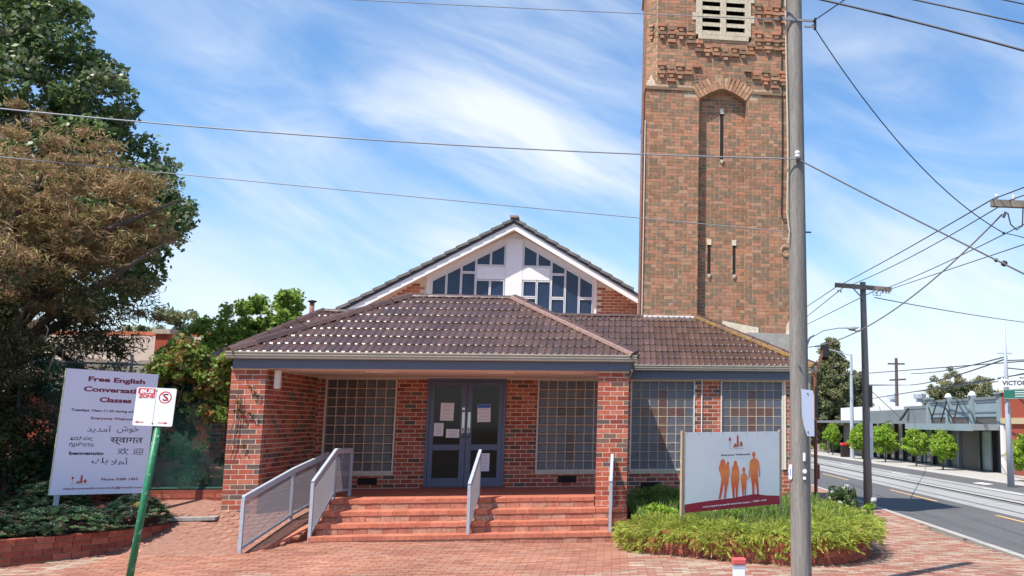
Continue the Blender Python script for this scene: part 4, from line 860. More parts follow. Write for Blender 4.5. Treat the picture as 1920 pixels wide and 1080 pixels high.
sc_ = MB(); sc_.add([(TX0, TY, STG-.02), (TX0+CH+.06, TY, STG-.02), (TX0, TY+CH+.06, STG-.02), (TX0+CH*.55, TY+CH*.55, STG+.38)], [(0, 1, 3), (0, 3, 2), (1, 2, 3)]); sc_.add([(TX1, TY, STG-.02), (TX1-CH-.06, TY, STG-.02), (TX1, TY+CH+.06, STG-.02), (TX1-CH*.55, TY+CH*.55, STG+.38)], [(0, 3, 1), (0, 2, 3), (1, 3, 2)]); sc_.build('corner_broach', MT['rock'], tower)
cpg = MB(); cpg.box(TX0-.06, TX1+.06, TY-.06, TB+.06, TTOP, TTOP+.12); cpg.build('coping', MT['stone'], tower)
for a_, b_, c, d in slits:
    xc = (a_+b_)/2; t_ = TY+RD
    quick('slit_window', MT['vent'], tower, 'box', a_, b_, t_+.0005, t_+.005, c, d); w = .05 if xc == RC else .055
    quick('slit_lintel', MT['stone_l'], tower, 'box', xc-w, xc+w, t_-.02, t_+.05, d, d+.14)
    sm = MB(); sm.prism([(xc-.05, c), (xc+.05, c), (xc+.02, c-.09), (xc-.02, c-.09)], t_-.04, t_+.05); sm.build('slit_sill', MT['stone'], tower)
# stone louvre window
lv = MB(); zt = TTOP-.3
lv.box(LVX0, LVX0+.16, TY-.03, TY+.35, LVZ0+.12, zt); lv.box(LVX1-.16, LVX1, TY-.03, TY+.35, LVZ0+.12, zt); lv.box(RC-.075, RC+.075, TY-.03, TY+.35, LVZ0+.12, zt); lv.box(LVX0+.06, LVX1-.06, TY-.04, TY+.35, LVZ0, LVZ0+.115)
for k in range(4): z = LVZ0+.5+k*.55; lv.box(LVX0-.09, LVX0, TY-.028, TY+.1, z, z+.2); lv.box(LVX1, LVX1+.09, TY-.028, TY+.1, z, z+.2)
lvo = lv.build('louvre_window', MT['stone'], tower, bevel=.006)
quick('dark_opening', MT['vent'], lvo, 'box', LVX0+.1, LVX1-.1, TY+.36, TY+.38, LVZ0, zt)
for (xa, xb) in ((LVX0+.16, RC-.075), (RC+.075, LVX1-.16)):
    z = LVZ0+.13
    while z < zt-.1:
        m = MB(); m.add([(xa, TY-.02, z), (xb, TY-.02, z), (xb, TY-.02, z+.10), (xa, TY-.02, z+.10), (xa, TY+.3, z+.16), (xb, TY+.3, z+.16), (xb, TY+.3, z+.26), (xa, TY+.3, z+.26)], [(0, 1, 2, 3), (3, 2, 6, 7), (1, 0, 4, 5), (5, 4, 7, 6)]); m.build('louvre_blade', MT['stone'], lvo); z += .222
quick('wall_panel_above', MT['mortar_t'], tower, 'box', LVX0, LVX1, TY+.01, TY+.4, zt, TTOP)
# flashings at the roof
fsh = MB(); fsh.box(TX0+.02, RX0-.02, TY-.03, TY-.006, 4.5, 4.60); fsh.build('lead_flashing', MT['white'], tower)
fsh = MB(); fsh.prism([(2.62, 4.30), (3.52, 3.95), (3.52, 4.34), (2.62, 4.50)], TY-.02, TY-.004); fsh.build('pale_flashing', MT['stone_l'], tower)
fsh = MB(); fsh.prism([(3.1, 3.6), (4.48, 3.2), (4.48, 4.18), (3.3, 4.22), (3.1, 4.18)], TY-.06, TY-.022); fsh.build('cement_apron', mat('cement_render', (.34, .33, .30), .9, .2, mottle=.12, var=.1), tower)
fsh = MB(); fsh.prism([(4.2, 4.17), (4.42, 4.18), (4.44, 4.5), (4.3, 4.55), (4.22, 4.4)], TY-.012, TY-.004); fsh.build('mortar_patch', MT['stone_l'], tower)
quick('downpipe', MT['flue'], tower, 'tube', [(TX0-.05, TY+.25, 10.3), (TX0-.05, TY+.25, 4.5)], .045, 8); quick('white_pipe', MT['cream'], tower, 'tube', [(TX0-.0, TY-.025, 9.5), (TX0+.0, TY-.025, 4.5)], .012, 6)
cbm = MB(); cbm.tube([(4.13, TY-.03, 14.0), (4.12, TY-.03, 11), (4.13, TY-.03, 9), (4.10, TY-.03, 7.2), (4.14, TY-.03, 7.08), (4.3, TY-.03, 7.08)], .014, 5); cbm.tube([(4.36, TY-.03, 13.5), (4.34, TY-.03, 10), (4.37, TY-.03, 7.3), (4.35, TY-.03, 4.2)], .016, 5); cbm.build('cable', MT['vent'], tower)
b = MB(); b.tube([(4.20+.12*math.cos(a_), TY-.03, 6.3+.12*math.sin(a_)) for a_ in np.linspace(0, 5.6, 12)], .012, 5); b.build('cable_coil', MT['wirec'], tower)

# ================================================================== planting helpers
def rand_dirs(n, rs=RS):
    v = rs.normal(size=(n, 3)); return v/np.linalg.norm(v, axis=1)[:, None]
def leaf_quads(C0, size, aspect=.6, updir=None, tilt=1.0, rs=RS):
    """one small pointed quad (kite) per centre; updir pulls leaf axis towards a direction"""
    n = len(C0); a = rand_dirs(n, rs)
    if updir is not None: a = a*tilt+np.asarray(updir); a /= np.linalg.norm(a, axis=1)[:, None]
    b = np.cross(a, rand_dirs(n, rs)); b /= np.maximum(np.linalg.norm(b, axis=1), 1e-6)[:, None]
    s = size*(.6+.8*rs.rand(n))[:, None]; V = np.empty((n, 4, 3)); V[:, 0] = C0-a*s*.5; V[:, 1] = C0+b*s*aspect*.5; V[:, 2] = C0+a*s*.5; V[:, 3] = C0-b*s*aspect*.5
    return V.reshape(-1, 3)
def clumps(centres, radii, per, rs=RS, flat=.75, shell=.55):
    out = []; idn = []
    for i, (c, r_) in enumerate(zip(centres, radii)):
        d = rand_dirs(per, rs); q = (shell+(1-shell)*rs.rand(per))[:, None]; out.append(np.asarray(c)+d*q*r_*np.array([1, 1, flat])); idn.append(np.full(per, i))
    return np.vstack(out), np.concatenate(idn)
def foliage(name, parent, m, pts, size, idn=None, aspect=.6, updir=None, tilt=1., kind=None, spread=.35):
    V = leaf_quads(pts, size, aspect, updir, tilt); n = len(pts)
    base = RS.rand(int(idn.max())+1)[idn] if idn is not None else 0
    rnd = (base+RS.rand(n)*spread) % 1.0; me = npmesh(name, V, 4, m, rnd); o = link(name, me, parent)
    if kind: o['kind'] = kind
    return o
def limb_tree(parent, m, base, top, r0, targets, r1=.03, sway=.15, name='trunk', lname='limb'):
    base, top = Vector(base), Vector(top); pts = [base.lerp(top, i/5)+Vector((random.uniform(-sway, sway), random.uniform(-sway, sway), 0))*(0 if i == 0 else 1) for i in range(6)]
    b = MB(); b.tube(pts, [r0*(1.25 if i == 0 else 1-.12*i) for i in range(6)], 9); tk = b.build(name, m, parent, smooth=True)
    for t_ in targets:
        t_ = Vector(t_); i = random.choice((2, 3, 4, 5)); p0 = pts[i]; mid = p0.lerp(t_, .5)+Vector((random.uniform(-.2, .2), random.uniform(-.2, .2), random.uniform(.0, .35)))
        b = MB(); b.tube([p0, p0.lerp(mid, .5), mid, mid.lerp(t_, .5), t_], [r0*.5, r0*.4, r0*.28, r0*.18, r1*.6], 6); b.build(lname, m, parent, smooth=True)
# ------------------------------------------------------------------ left: big trees
bt = thing('broad_tree', 'tall dark green tree rising behind the brown foliage at the left edge', 'tree', (-16.5, 27, 0))
lobes = [((.2, 0, 11.6), 2.5), ((2.0, -.5, 10.3), 1.7), ((3.3, -.6, 8.6), 1.5), ((-1.5, 0, 9.5), 3.0), ((4.15, -.8, 7.5), 1.15), ((1.3, -.4, 7.4), 2.4), ((-2.6, .5, 13), 2.4), ((4.75, -1.0, 7.0), .85), ((2.6, -.5, 6.2), 2.0), ((-.7, -.6, 6.4), 2.6), ((1.7, -.8, 12.3), 1.0), ((2.8, -.6, 9.9), .9)]
cs_, rs_ = [], []
for (c, r_) in lobes:
    n = int(26*r_**1.55); d = rand_dirs(n)
    for k in range(n): q = r_*(.78+.28*RS.rand()); cs_.append(np.array(c)+d[k]*q*np.array([1, 1, .85])); rs_.append(.30+.26*RS.rand())
P, I = clumps(cs_, rs_, 95); foliage('crown', bt, LM['dgreen'], P, .15, I, .62)
limb_tree(bt, MT['bark'], (0, 0, -.2), (.2, 0, 7.5), .42, [c for c, r_ in lobes])
br = thing('needle_tree', 'large tree with brown and olive needle foliage leaning over the left planter', 'tree', (-11.6, 19.2, 0))
lobes = [((0, 0, 5.6), 1.9), ((2.0, -.4, 5.7), 1.25), ((3.05, -.5, 5.85), .7), ((.7, -1.4, 4.9), 1.8), ((-.8, -2.8, 4.6), 2.0), ((2.3, -.6, 4.8), 1.15), ((1.3, -.6, 6.5), 1.15), ((-.8, -1.6, 6.7), 1.3), ((2.75, -.3, 4.15), .75), ((.4, -2.9, 4.0), 1.5), ((-1.2, -3.9, 3.9), 1.6), ((1.7, -1.0, 4.1), 1.2), ((0.1, -1.5, 3.2), 1.3), ((1.6, .2, 3.3), 1.0), ((2.2, 0.4, 2.9), .7), ((-.6, 0.5, 3.0), 1.6), ((-1.2, -1.6, 2.4), 1.4), ((1.2, -3.3, 5.3), .8), ((.2, .2, 1.6), 1.3), ((-1.3, -.6, 1.5), 1.3), ((2.0, -3.9, 4.5), 1.1), ((1.7, -4.7, 3.7), .8), ((1.0, .6, 2.2), 1.0), ((.4, .7, 3.0), 1.3), ((-.2, -.9, 2.6), 1.3), ((-1.8, .6, 2.0), 1.3), ((.7, -2.2, 2.6), 1.2), ((-.5, -3.0, 2.4), 1.3), ((1.3, -1.6, 2.9), .8), ((1.0, -.8, 1.7), .9)]
cs_, rs_, dk = [], [], []
lobes = [((c[0]*(.88 if c[0] > 1.5 else 1), c[1], c[2]), r_) for c, r_ in lobes]
for (c, r_) in lobes:
    n = int(36*r_**1.5); d = rand_dirs(n)
    for k in range(n): q = r_*(.50+.68*RS.rand()); cs_.append(np.array(c)+d[k]*q); rs_.append(.19+.22*RS.rand()); dk.append(c[2]+d[k][2]*q)
cs_ = np.array(cs_); rs_ = np.array(rs_); dk = np.array(dk)
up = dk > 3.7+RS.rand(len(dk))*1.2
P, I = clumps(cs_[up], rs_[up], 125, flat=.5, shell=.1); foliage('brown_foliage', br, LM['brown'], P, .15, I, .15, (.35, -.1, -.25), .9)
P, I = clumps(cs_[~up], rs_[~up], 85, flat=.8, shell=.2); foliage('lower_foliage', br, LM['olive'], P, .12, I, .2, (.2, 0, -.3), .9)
limb_tree(br, MT['bark'], (0, 0, 0), (.4, -.4, 4.6), .30, [c for c, r_ in lobes[:17]]+[(3.6, -.6, 6.1), (3.4, -.5, 5.3)], r1=.025)
b = MB(); b.tube([(1.55, -2.2, 2.6), (1.75, -2.3, 3.1), (1.45, -2.3, 3.45), (1.5, -2.3, 3.75), (1.35, -2.2, 3.9)], [.03, .027, .022, .016, .01], 6); b.tube([(1.75, -2.3, 3.1), (1.95, -2.35, 3.2), (1.98, -2.35, 2.7)], [.018, .014, .008], 5); o = b.build('bare_branch', MT['barkp'], br, smooth=True); o.location = (1.0, .3, 1.3); o.scale = (.62, .62, .62)
# ------------------------------------------------------------------ left planter, succulents, vine, net fence
def path_wall(name, label, cat, P, z0f, ztop_, m, courses, capm=None, capw=.11, hdr=None):
    t = thing(name, label, cat); recs = []; cm = MB(); seg = []
    for a_, c in zip(P[:-1], P[1:]): seg.append((Vector(a_), Vector(c)))
    # resample with a smooth curve
    Q = []; n = len(P)
    for i in range(n-1):
        p0, p1, p2, p3 = [Vector(P[max(0, min(n-1, j))]) for j in (i-1, i, i+1, i+2)]
        for k in range(12):
            u = k/12; Q.append(.5*((2*p1)+(-p0+p2)*u+(2*p0-5*p1+4*p2-p3)*u*u+(-p0+3*p1-3*p2+p3)*u**3))
    Q.append(Vector(P[-1])); cum = [0]
    for a_, c in zip(Q[:-1], Q[1:]): cum.append(cum[-1]+(c-a_).length)
    def at(d):
        d = max(0, min(cum[-1]-1e-4, d)); j = max(i for i in range(len(cum)-1) if cum[i] <= d); f = (d-cum[j])/(cum[j+1]-cum[j]); tg = (Q[j+1]-Q[j]).normalized(); return Q[j].lerp(Q[j+1], f), tg
    tot = cum[-1]; nS = int(tot/.12)
    for k in range(nS):
        p, tg = at((k+.5)*tot/nS); nn = Vector((tg.y, -tg.x)); q = p-nn*.07; cm.obox((q.x, q.y, (ztop_-.5)/2-.0+.0), tot/nS+.03, .10, ztop_-.04+.5, math.atan2(tg.y, tg.x))
    core_ = cm.build('wall_core', MT['mortar'], t)
    for ci in range(courses):
        d = -.12*(ci % 2)+.001; z = ztop_-.085-.043-ci*.086
        while d < tot:
            a_, c = max(d, 0), min(d+.23, tot); d += .24
            if c-a_ < .04: continue
            p, tg = at((a_+c)/2); nn = Vector((tg.y, -tg.x)); q = p-nn*(.045-.006+random.uniform(-.002, .002))
            if z+.04 < z0f(q.x, q.y)-.02: continue
            recs.append(((q.x, q.y, z), math.atan2(tg.y, tg.x), c-a_, .09, .076, Vector((nn.x, nn.y, 0)), 0))
    put_pieces(recs, m, core_, 'brick', 300)
    d = 0; recs = []
    L_ = hdr or .11
    while d < tot-.03:
        p, tg = at(d+L_/2); nn = Vector((tg.y, -tg.x)); q = p-nn*(capw-.02); recs.append(((q.x, q.y, ztop_-.04), math.atan2(tg.y, tg.x), L_-.008, capw*2, .075, Vector((nn.x*.7, nn.y*.7, .7)), 0)); d += L_
    put_pieces(recs, capm or m, core_, 'capping_brick', 300); return t, at, tot
path_wall('garden_wall', 'low curved red brick planter wall at the bottom left, under the succulents', 'garden wall', PLL, G, .40, MT['brick_pl'], 6, MT['brick_pl'], .1, .23)
path_wall('garden_wall', 'low curved brick planter wall under the bright juniper, behind the timber pole', 'garden wall', PLR, G, .36, MT['brick_pl'], 6, MT['brick_pl'], .1, .11)
def bed(name, poly, z, amp=.05):
    bm = bmesh.new(); vs = [bm.verts.new((x, y, z)) for x, y in poly]; bm.faces.new(vs); bmesh.ops.triangulate(bm, faces=bm.faces[:]); bmesh.ops.subdivide_edges(bm, edges=bm.edges[:], cuts=5, use_grid_fill=True)
    for v in bm.verts: v.co.z += random.uniform(-amp, amp)
    me = D.meshes.new(name); bm.to_mesh(me); bm.free(); me.materials.append(MT['soil']); o = link(name, me); o['kind'] = 'structure'; return o
shrink = lambda P, cx, cy, f: [(cx+(x-cx)*f, cy+(y-cy)*f) for x, y in P]
bed('garden_bed_soil', shrink(PLL, -10, 18, .97)+[(-7.2, 18.2), (-13, 18.2)], .33)
bed('garden_bed_soil', shrink(PLR, 2.4, 18, .96)+[(4.1, 20.88), (.36, 20.88)], .30)
# succulent mounds: rosettes of small leaves
def rosettes(parent, pts, r, m, nleaf=14, name='rosettes'):
    V = []; rn = []
    for p in pts:
        p = np.array(p); rr = r*(.7+.6*RS.rand()); base = RS.rand(); tx, ty = RS.normal(size=2)*.25
        for k in range(nleaf):
            a_ = k*2.4; e = .15+1.15*(k/nleaf); l = rr*(1-.45*k/nleaf); d = np.array([math.cos(a_)*math.cos(e)+tx*.3, math.sin(a_)*math.cos(e)+ty*.3, math.sin(e)]); s_ = np.cross(d, [0, 0, 1]); s_ /= np.linalg.norm(s_)+1e-6; w = l*.24
            V += [p, p+d*l*.6+s_*w, p+d*l, p+d*l*.6-s_*w]; rn.append((base+.12*RS.rand()) % 1)
    return link(name, npmesh(name, np.array(V), 4, m, np.array(rn)), parent)
def bed_points(n, poly, zf, x0, x1, y0, y1):
    out = []
    while len(out) < n:
        x, y = random.uniform(x0, x1), random.uniform(y0, y1)
        if in_poly(x, y, poly): out.append((x, y, zf(x, y)))
    return out
sx = lambda x, y: .42+.42*max(0, math.sin(x*2.1+y)*.5+.5)*smooth(14.8, 16.6, y+(x+8)*-.3)+.25*smooth(15.8, 17.8, y)
for (cx, cy, rx, ry, h, lab) in ((-8.25, 16.15, .85, .65, .34, 'mound of grey green succulent rosettes, in front of the lilac notice board'), (-7.55, 16.95, .5, .7, .42, 'succulent clump with a yellow flower head, right of the green sign pole'), (-9.3, 15.5, .85, .65, .45, 'dark succulent clump at the left end of the bed in tree shade'), (-9.0, 17.3, .7, .5, .62, 'taller blue green succulent bush behind the notice board, at its left')):
    t = thing('succulent_plant', lab, 'plant', (cx, cy, .33), group='succulents in the left bed'); pts = []
    for k in range(int(330*rx*ry/.4)):
        a_ = RS.rand()*2*PI; q = math.sqrt(RS.rand()); x, y = q*rx*math.cos(a_), q*ry*math.sin(a_); pts.append((x, y, h*(1-q*q)**.6*(.75+.4*RS.rand())+.05))
    rosettes(t, pts, .088, LM['succ'])
    b = MB()
    for k in range(9): a_ = k*.7; b.tube([(0, 0, 0), (rx*.4*math.cos(a_), ry*.4*math.sin(a_), h*.4), (rx*.7*math.cos(a_), ry*.7*math.sin(a_), h*.55)], [.025, .02, .012], 5)
    b.build('stem', MT['bark'], t)
    if 'yellow' in lab:
        q = np.array([.22, -.32, .36]); d = rand_dirs(170); foliage('flower_head', t, LM['yel'], q+d*np.array([.08, .08, .1]), .045, None, .7)
fs = bed_points(900, PLP, lambda x, y: .36, -12.5, -7.1, 13, 18.1); g = rosettes(None, fs, .07, LM['succ'], 9, 'low_succulent_cover'); g['kind'] = 'stuff'
# dark shrubs behind the notice board
for (c, r_, n, lab) in (((-10.2, 18.2, 1.3), 1.0, 60, 'dark shaded shrub at the left edge behind the bed'), ((-8.9, 18.6, 1.1), .8, 50, 'dark shaded shrub between the notice board and the net fence'), ((-11.6, 17.2, 1.2), 1.1, 60, 'dark bushy shrub at the far left edge, under the big tree')):
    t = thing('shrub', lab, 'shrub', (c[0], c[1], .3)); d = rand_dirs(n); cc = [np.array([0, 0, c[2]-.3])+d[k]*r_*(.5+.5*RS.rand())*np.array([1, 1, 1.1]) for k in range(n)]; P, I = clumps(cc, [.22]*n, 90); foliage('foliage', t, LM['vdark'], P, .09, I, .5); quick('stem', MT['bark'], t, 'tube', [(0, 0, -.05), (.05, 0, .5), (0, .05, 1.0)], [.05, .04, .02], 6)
# net fence
FY = 18.35
fence = thing('net_fence', 'wire fence covered with green shade net beside the left porch pier', 'fence', (-8.3, FY, 0))
nb = MB(); nx, nz = 22, 12; x0, x1 = -1.9, 1.62
V = [(x0+(x1-x0)*i/nx, .05*math.sin(i*1.3)+.03*math.sin(j*1.7+i), .88+(3.05+.12*(1-i/nx)-.88)*j/nz+(.03*math.sin(i*1.1) if j in (0, nz) else 0)) for j in range(nz+1) for i in range(nx+1)]
nb.add(V, [(j*(nx+1)+i, j*(nx+1)+i+1, (j+1)*(nx+1)+i+1, (j+1)*(nx+1)+i) for j in range(nz) for i in range(nx)]); nb.build('shade_net', MT['netg'], fence, smooth=True)
for x in (-1.9, -.15, 1.62): quick('fence_post', MT['wireg'], fence, 'tube', [(x, .06, .2), (x, .06, 3.2)], .025, 8)
quick('fence_rail', MT['wireg'], fence, 'tube', [(-1.9, .06, 3.1), (1.62, .06, 3.0)], .02, 6); quick('net_hem', mat('net_hem', (.01, .06, .045), .7, .2), fence, 'tube', [(-1.9, .0, .88), (-.5, .02, .86), (.4, .0, .885), (1.6, .0, .88)], .03, 6)
lw = thing('dwarf_wall', 'low red brick wall under the green net fence', 'wall', (0, 0, 0)); c_ = quick('wall_core', MT['brick_pl'], lw, 'box', -10.2, -6.62, FY-.047, FY+.14, 0, .86); put_pieces(wall_bricks((-10.2, FY-.05), 0, 3.55, .2, .86), MT['brick_pl'], c_, 'brick', 120)
# garden seen through the net
t = thing('garden_shrub', 'bright garden greenery seen through the green net', 'shrub', (-9.2, 21.5, .2)); d = rand_dirs(120); cc = [np.array([d[k][0]*2.0, d[k][1]*.8, .9+d[k][2]*1.0+.4*RS.rand()]) for k in range(120)]; P, I = clumps(cc, [.28]*120, 60); foliage('foliage', t, LM['mid'], P, .10, I); quick('stem', MT['bark'], t, 'tube', [(0, 0, -.2), (0, 0, 1.2)], [.06, .03], 6)
# vine over the fence and its shadow on the pier, built as dark stems
vine = thing('climbing_vine', 'climbing vine with green and rusty leaves over the fence top beside the gutter', 'vine', (-7.7, FY-.1, 2.9))
cc, rr_ = [], []
for k in range(95):
    u = RS.rand(); x = -.25+1.25*u; z = .02+.14*math.sin(u*5)+.18*u+RS.normal()*.12; cc.append((x, -.05+RS.normal()*.14, z)); rr_.append(.13+.09*RS.rand())
for k in range(40): cc.append((.80+RS.normal()*.14, -.1+RS.normal()*.08, .3-1.1*RS.rand())); rr_.append(.09+.06*RS.rand())
for k in range(14): cc.append((.9+.25*RS.rand(), -.15, -.1-.35*RS.rand())); rr_.append(.06)
for k in range(40): cc.append((-.4+1.1*RS.rand(), -.05+RS.normal()*.1, .1-.6*RS.rand()**2)); rr_.append(.08+.06*RS.rand())
P, I = clumps(cc, rr_, 62, shell=.2); foliage('leaves', vine, LM['vine'], P, .082, I, .75, spread=.3)
b = MB()
for k in range(8): x = -.4+k*.17; b.tube([(x, .02, -.6), (x+.12, -.02, -.1), (x+.05, -.08, .25), (x+.3, -.1, .3)], [.012, .01, .008, .005], 5)
for k in range(3): x = .8+k*.06; b.tube([(x, .1, -1.5), (x+.06, .06, -1.0), (x+.02, .0, -.5), (x+.1, -.04, .1)], [.008, .008, .007, .005], 5)
b.build('stems', MT['bark'], vine)
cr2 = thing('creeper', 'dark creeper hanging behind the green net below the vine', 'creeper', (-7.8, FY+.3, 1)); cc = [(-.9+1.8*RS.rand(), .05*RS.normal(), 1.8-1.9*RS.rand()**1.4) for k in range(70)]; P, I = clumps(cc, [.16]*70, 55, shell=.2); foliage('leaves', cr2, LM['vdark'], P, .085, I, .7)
t = thing('pier_creeper', 'sparse dark creeper stems on the front of the left brick pier', 'creeper', (-6.32, 17.86, 2.2)); b = MB()  # thin dark stems and leaves stand in for vine shadow on the brick
for k in range(3):
    x = random.uniform(-.2, .15); p = [(x, 0, .35)]
    for j in range(6): p.append((p[-1][0]+random.uniform(-.05, .06), -.012, p[-1][2]-.17))
    b.tube(p, .006, 4)
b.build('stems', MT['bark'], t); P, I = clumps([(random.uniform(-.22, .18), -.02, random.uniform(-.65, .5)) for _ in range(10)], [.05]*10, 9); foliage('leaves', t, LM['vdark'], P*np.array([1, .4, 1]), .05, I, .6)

# ------------------------------------------------------------------ right planter: juniper, weeds, rose
jun = thing('juniper_hedge', 'bright lime green juniper spilling over the curved planter behind the pole', 'hedge', (2.4, 16, .3))
cen, dirs = [], []
Pv = [Vector(p) for p in PLR]; inner = Vector((2.4, 17.2))
def jz(f): return .50-.02*f
for k in range(8500):
    a_ = random.random()*(len(Pv)-1); i = int(a_); p = Pv[i].lerp(Pv[i+1], a_-i); inw = (inner-p).normalized(); q = random.random()**1.1*1.25-.20; pt = p+inw*q
    if pt.y > 17.9 and pt.x < 4: continue
    h = (.33+.06*smooth(-.2, .25, q)+.045*math.sin(pt.x*5.2+pt.y*4.1)+.03*math.sin(pt.x*11)) if q > -.03 else .38-random.random()**1.8*(.27+.16*math.sin(pt.x*4.3)*math.sin(pt.x*1.7))
    out_ = -inw*(.9 if q < .25 else .4)
    cen.append((pt.x-2.4, pt.y-16, h-.3+random.uniform(-.04, .03))); dirs.append((out_.x+random.uniform(-.6, .6), out_.y+random.uniform(-.5, .5), random.uniform(.05, .7) if q > 0 else random.uniform(-.5, .35)))
def sprays(parent, cen, dirs, m, L_=.17, n=13, name='sprays', w=.016):
    cen = np.array(cen); dirs = np.array(dirs); dirs /= np.linalg.norm(dirs, axis=1)[:, None]; N_ = len(cen); lat = np.cross(dirs, rand_dirs(N_)); lat /= np.linalg.norm(lat, axis=1)[:, None]; V = np.empty((N_, n, 3, 3)); ln = L_*(.6+.8*RS.rand(N_))[:, None]
    for k in range(n):
        f = k/(n-1); base = cen+dirs*ln*f*.85+np.array([0, 0, -.03])*f*f; sgn = 1 if k % 2 else -1; tip = base+dirs*ln*.28+lat*sgn*ln*.30*(1-f*.7)+RS.normal(size=(N_, 3))*.01; side = np.cross(tip-base, lat+.3); side /= np.linalg.norm(side, axis=1)[:, None]+1e-6
        V[:, k, 0] = base-side*w*.5; V[:, k, 1] = base+side*w*.5; V[:, k, 2] = tip
    rnd = np.repeat((RS.rand(N_)), n); rnd = (rnd+.15*RS.rand(N_*n)) % 1; return link(name, npmesh(name, V.reshape(-1, 3), 3, m, rnd), parent)
sprays(jun, cen, dirs, LM['juni'], .125, 11, w=.017)
wd = []; wdd = []
for x, y, z in bed_points(1500, PRP, lambda x, y: .31, .4, 4.3, 15.6, 20.7):
    if y < 16.2: continue
    hgt = 1+.9*(math.sin(x*3.3)*math.sin(y*2.1) > .35); 
    for k in range(2): wd.append((x, y, z+.02)); wdd.append((random.uniform(-.5, .5), random.uniform(-.5, .5), 1.2))
g = sprays(None, wd, wdd, LM['grass'], .20, 9, 'weeds', .018); g['kind'] = 'stuff'
t = thing('dark_shrub', 'dark green weedy shrub against the wall below the glass block window', 'shrub', (1.0, 20.2, .3)); cc = [(RS.normal()*.35, RS.normal()*.25, .12+.22*RS.rand()) for _ in range(40)]; P, I = clumps(cc, [.14]*40, 60); foliage('foliage', t, LM['mid'], P, .07, I, .4); quick('stem', MT['bark'], t, 'tube', [(0, 0, 0), (0, 0, .3)], .02, 5)
t = thing('weed_plant', 'tall bright weed behind the left post of the banner', 'plant', (1.0, 16.9, .3)); cc = [(RS.normal()*.22, RS.normal()*.15, .1+.22*RS.rand()) for _ in range(24)]; P, I = clumps(cc, [.08]*24, 40); foliage('leaves', t, LM['bright'], P, .06, I, .5); quick('stem', MT['bark'], t, 'tube', [(0, 0, 0), (0, 0, .2)], .012, 5)
t = thing('herb_bush', 'grey green bush under the banner', 'shrub', (2.2, 17.3, .3)); cc = [(RS.normal()*.3, RS.normal()*.15, .1+.2*RS.rand()) for _ in range(34)]; P, I = clumps(cc, [.09]*34, 50); foliage('leaves', t, LM['grass'], P, .05, I, .25); quick('stem', MT['bark'], t, 'tube', [(0, 0, 0), (0, 0, .2)], .012, 5)
for x, y, s_, lab in ((1.95, 18.2, .13, 'pale rounded rock in the bed, left of the other one'), (2.6, 18.6, .11, 'smaller pale rock in the bed under the right half of the banner')):
    b = MB(); b.lathe([(.01, 0), (s_, .02), (s_*1.1, s_*.5), (s_*.6, s_*.95), (.01, s_*1.05)], (0, 0, 0), 9); t = b.build('rock', MT['rock'], None); t.location = (x, y, .33); tag(t, lab, 'rock')
rose = thing('rose_bush', 'dark rose bush with white blooms behind the juniper, right of the pole', 'shrub', (4.45, 18.3, -.05)); cc = [(RS.normal()*.17, RS.normal()*.2, .30+.55*RS.rand()) for _ in range(46)]; P, I = clumps(cc, [.10]*46, 34); foliage('leaves', rose, LM['rose'], P, .07, I, .65)
b = MB()
for k in range(9): a_ = k*.8; b.tube([(0, 0, 0), (.1*math.cos(a_), .1*math.sin(a_), .4), (.22*math.cos(a_), .2*math.sin(a_), .85)], [.012, .009, .005], 5)
b.build('stems', MT['bark'], rose)
for (x, y, z) in ((.05, -.4, .42), (.28, -.35, .36), (-.12, -.2, .55), (.1, .1, .85), (-.2, 0, .75)):
    d = rand_dirs(40); o = foliage('bloom', rose, LM['wht'], np.array([x, y, z])+d*np.array([.035, .035, .028]), .045, None, .8)
t = thing('rose_plant', 'single leafy stem with a white bloom at the right edge of the juniper', 'plant', (4.6, 16.9, .35)); P, I = clumps([(0, 0, .1), (.04, 0, .2), (-.05, 0, .18)], [.07]*3, 30); foliage('leaves', t, LM['bright'], P, .06, I, .6); d = rand_dirs(50); foliage('bloom', t, LM['wht'], np.array([.07, 0, .30])+d*np.array([.04, .04, .03]), .05, None, .8)

# ------------------------------------------------------------------ notice board A (left)
def board_frame(p_left, p_right, zb, zt):
    a_, c = Vector((p_left[0], p_left[1], 0)), Vector((p_right[0], p_right[1], 0)); u = (c-a_); W_ = u.length; u.normalize(); n = Vector((u.y, -u.x, 0))
    return W_, Matrix(((u.x, 0, n.x, a_.x), (u.y, 0, n.y, a_.y), (0, 1, 0, zb), (0, 0, 0, 1)))     # local x right, y up, z towards the viewer
Wa, Ma = board_frame((-8.66, 16.74), (-7.72, 17.71), .88, 2.88); Ha = 1.99; Ma = Ma @ Matrix.Translation((.66, 1, 0)) @ Matrix.Rotation(-.033, 4, 'Z') @ Matrix.Translation((-.66, -1, 0))
nbd = thing('notice_board', 'leaning lilac white board advertising free English classes behind the bus sign', 'notice board'); nbd.matrix_world = Ma
def pboard(b_, name, m, par): return b_.build(name, m, par)
b = MB(); b.box(0, Wa, 0, Ha, -.02, 0); pboard(b, 'panel', MT['sgnl'], nbd)
b = MB(); b.box(-.012, 0, 0, Ha, -.022, .004); pboard(b, 'edge_strip', mat('pale_yellow_edge', (.55, .60, .40), .5, .3), nbd)
for x in (.12, Wa-.12): b = MB(); b.box(x-.03, x+.03, -.75, Ha-.1, -.075, -.022); pboard(b, 'post', MT['galv'], nbd)
def bt_(body, m, u, v, w, h=None, bold=.02, par=nbd, W_=Wa, H_=Ha, z=.0015, shear=0, align='CENTER', name='lettering', gw=None): return text_mesh(body, m, name, par, width=w*W_, bold=bold, M=Matrix.Translation((u*W_, (1-v)*H_, z)), height=(h*H_ if h else None), shear=shear, align=align)
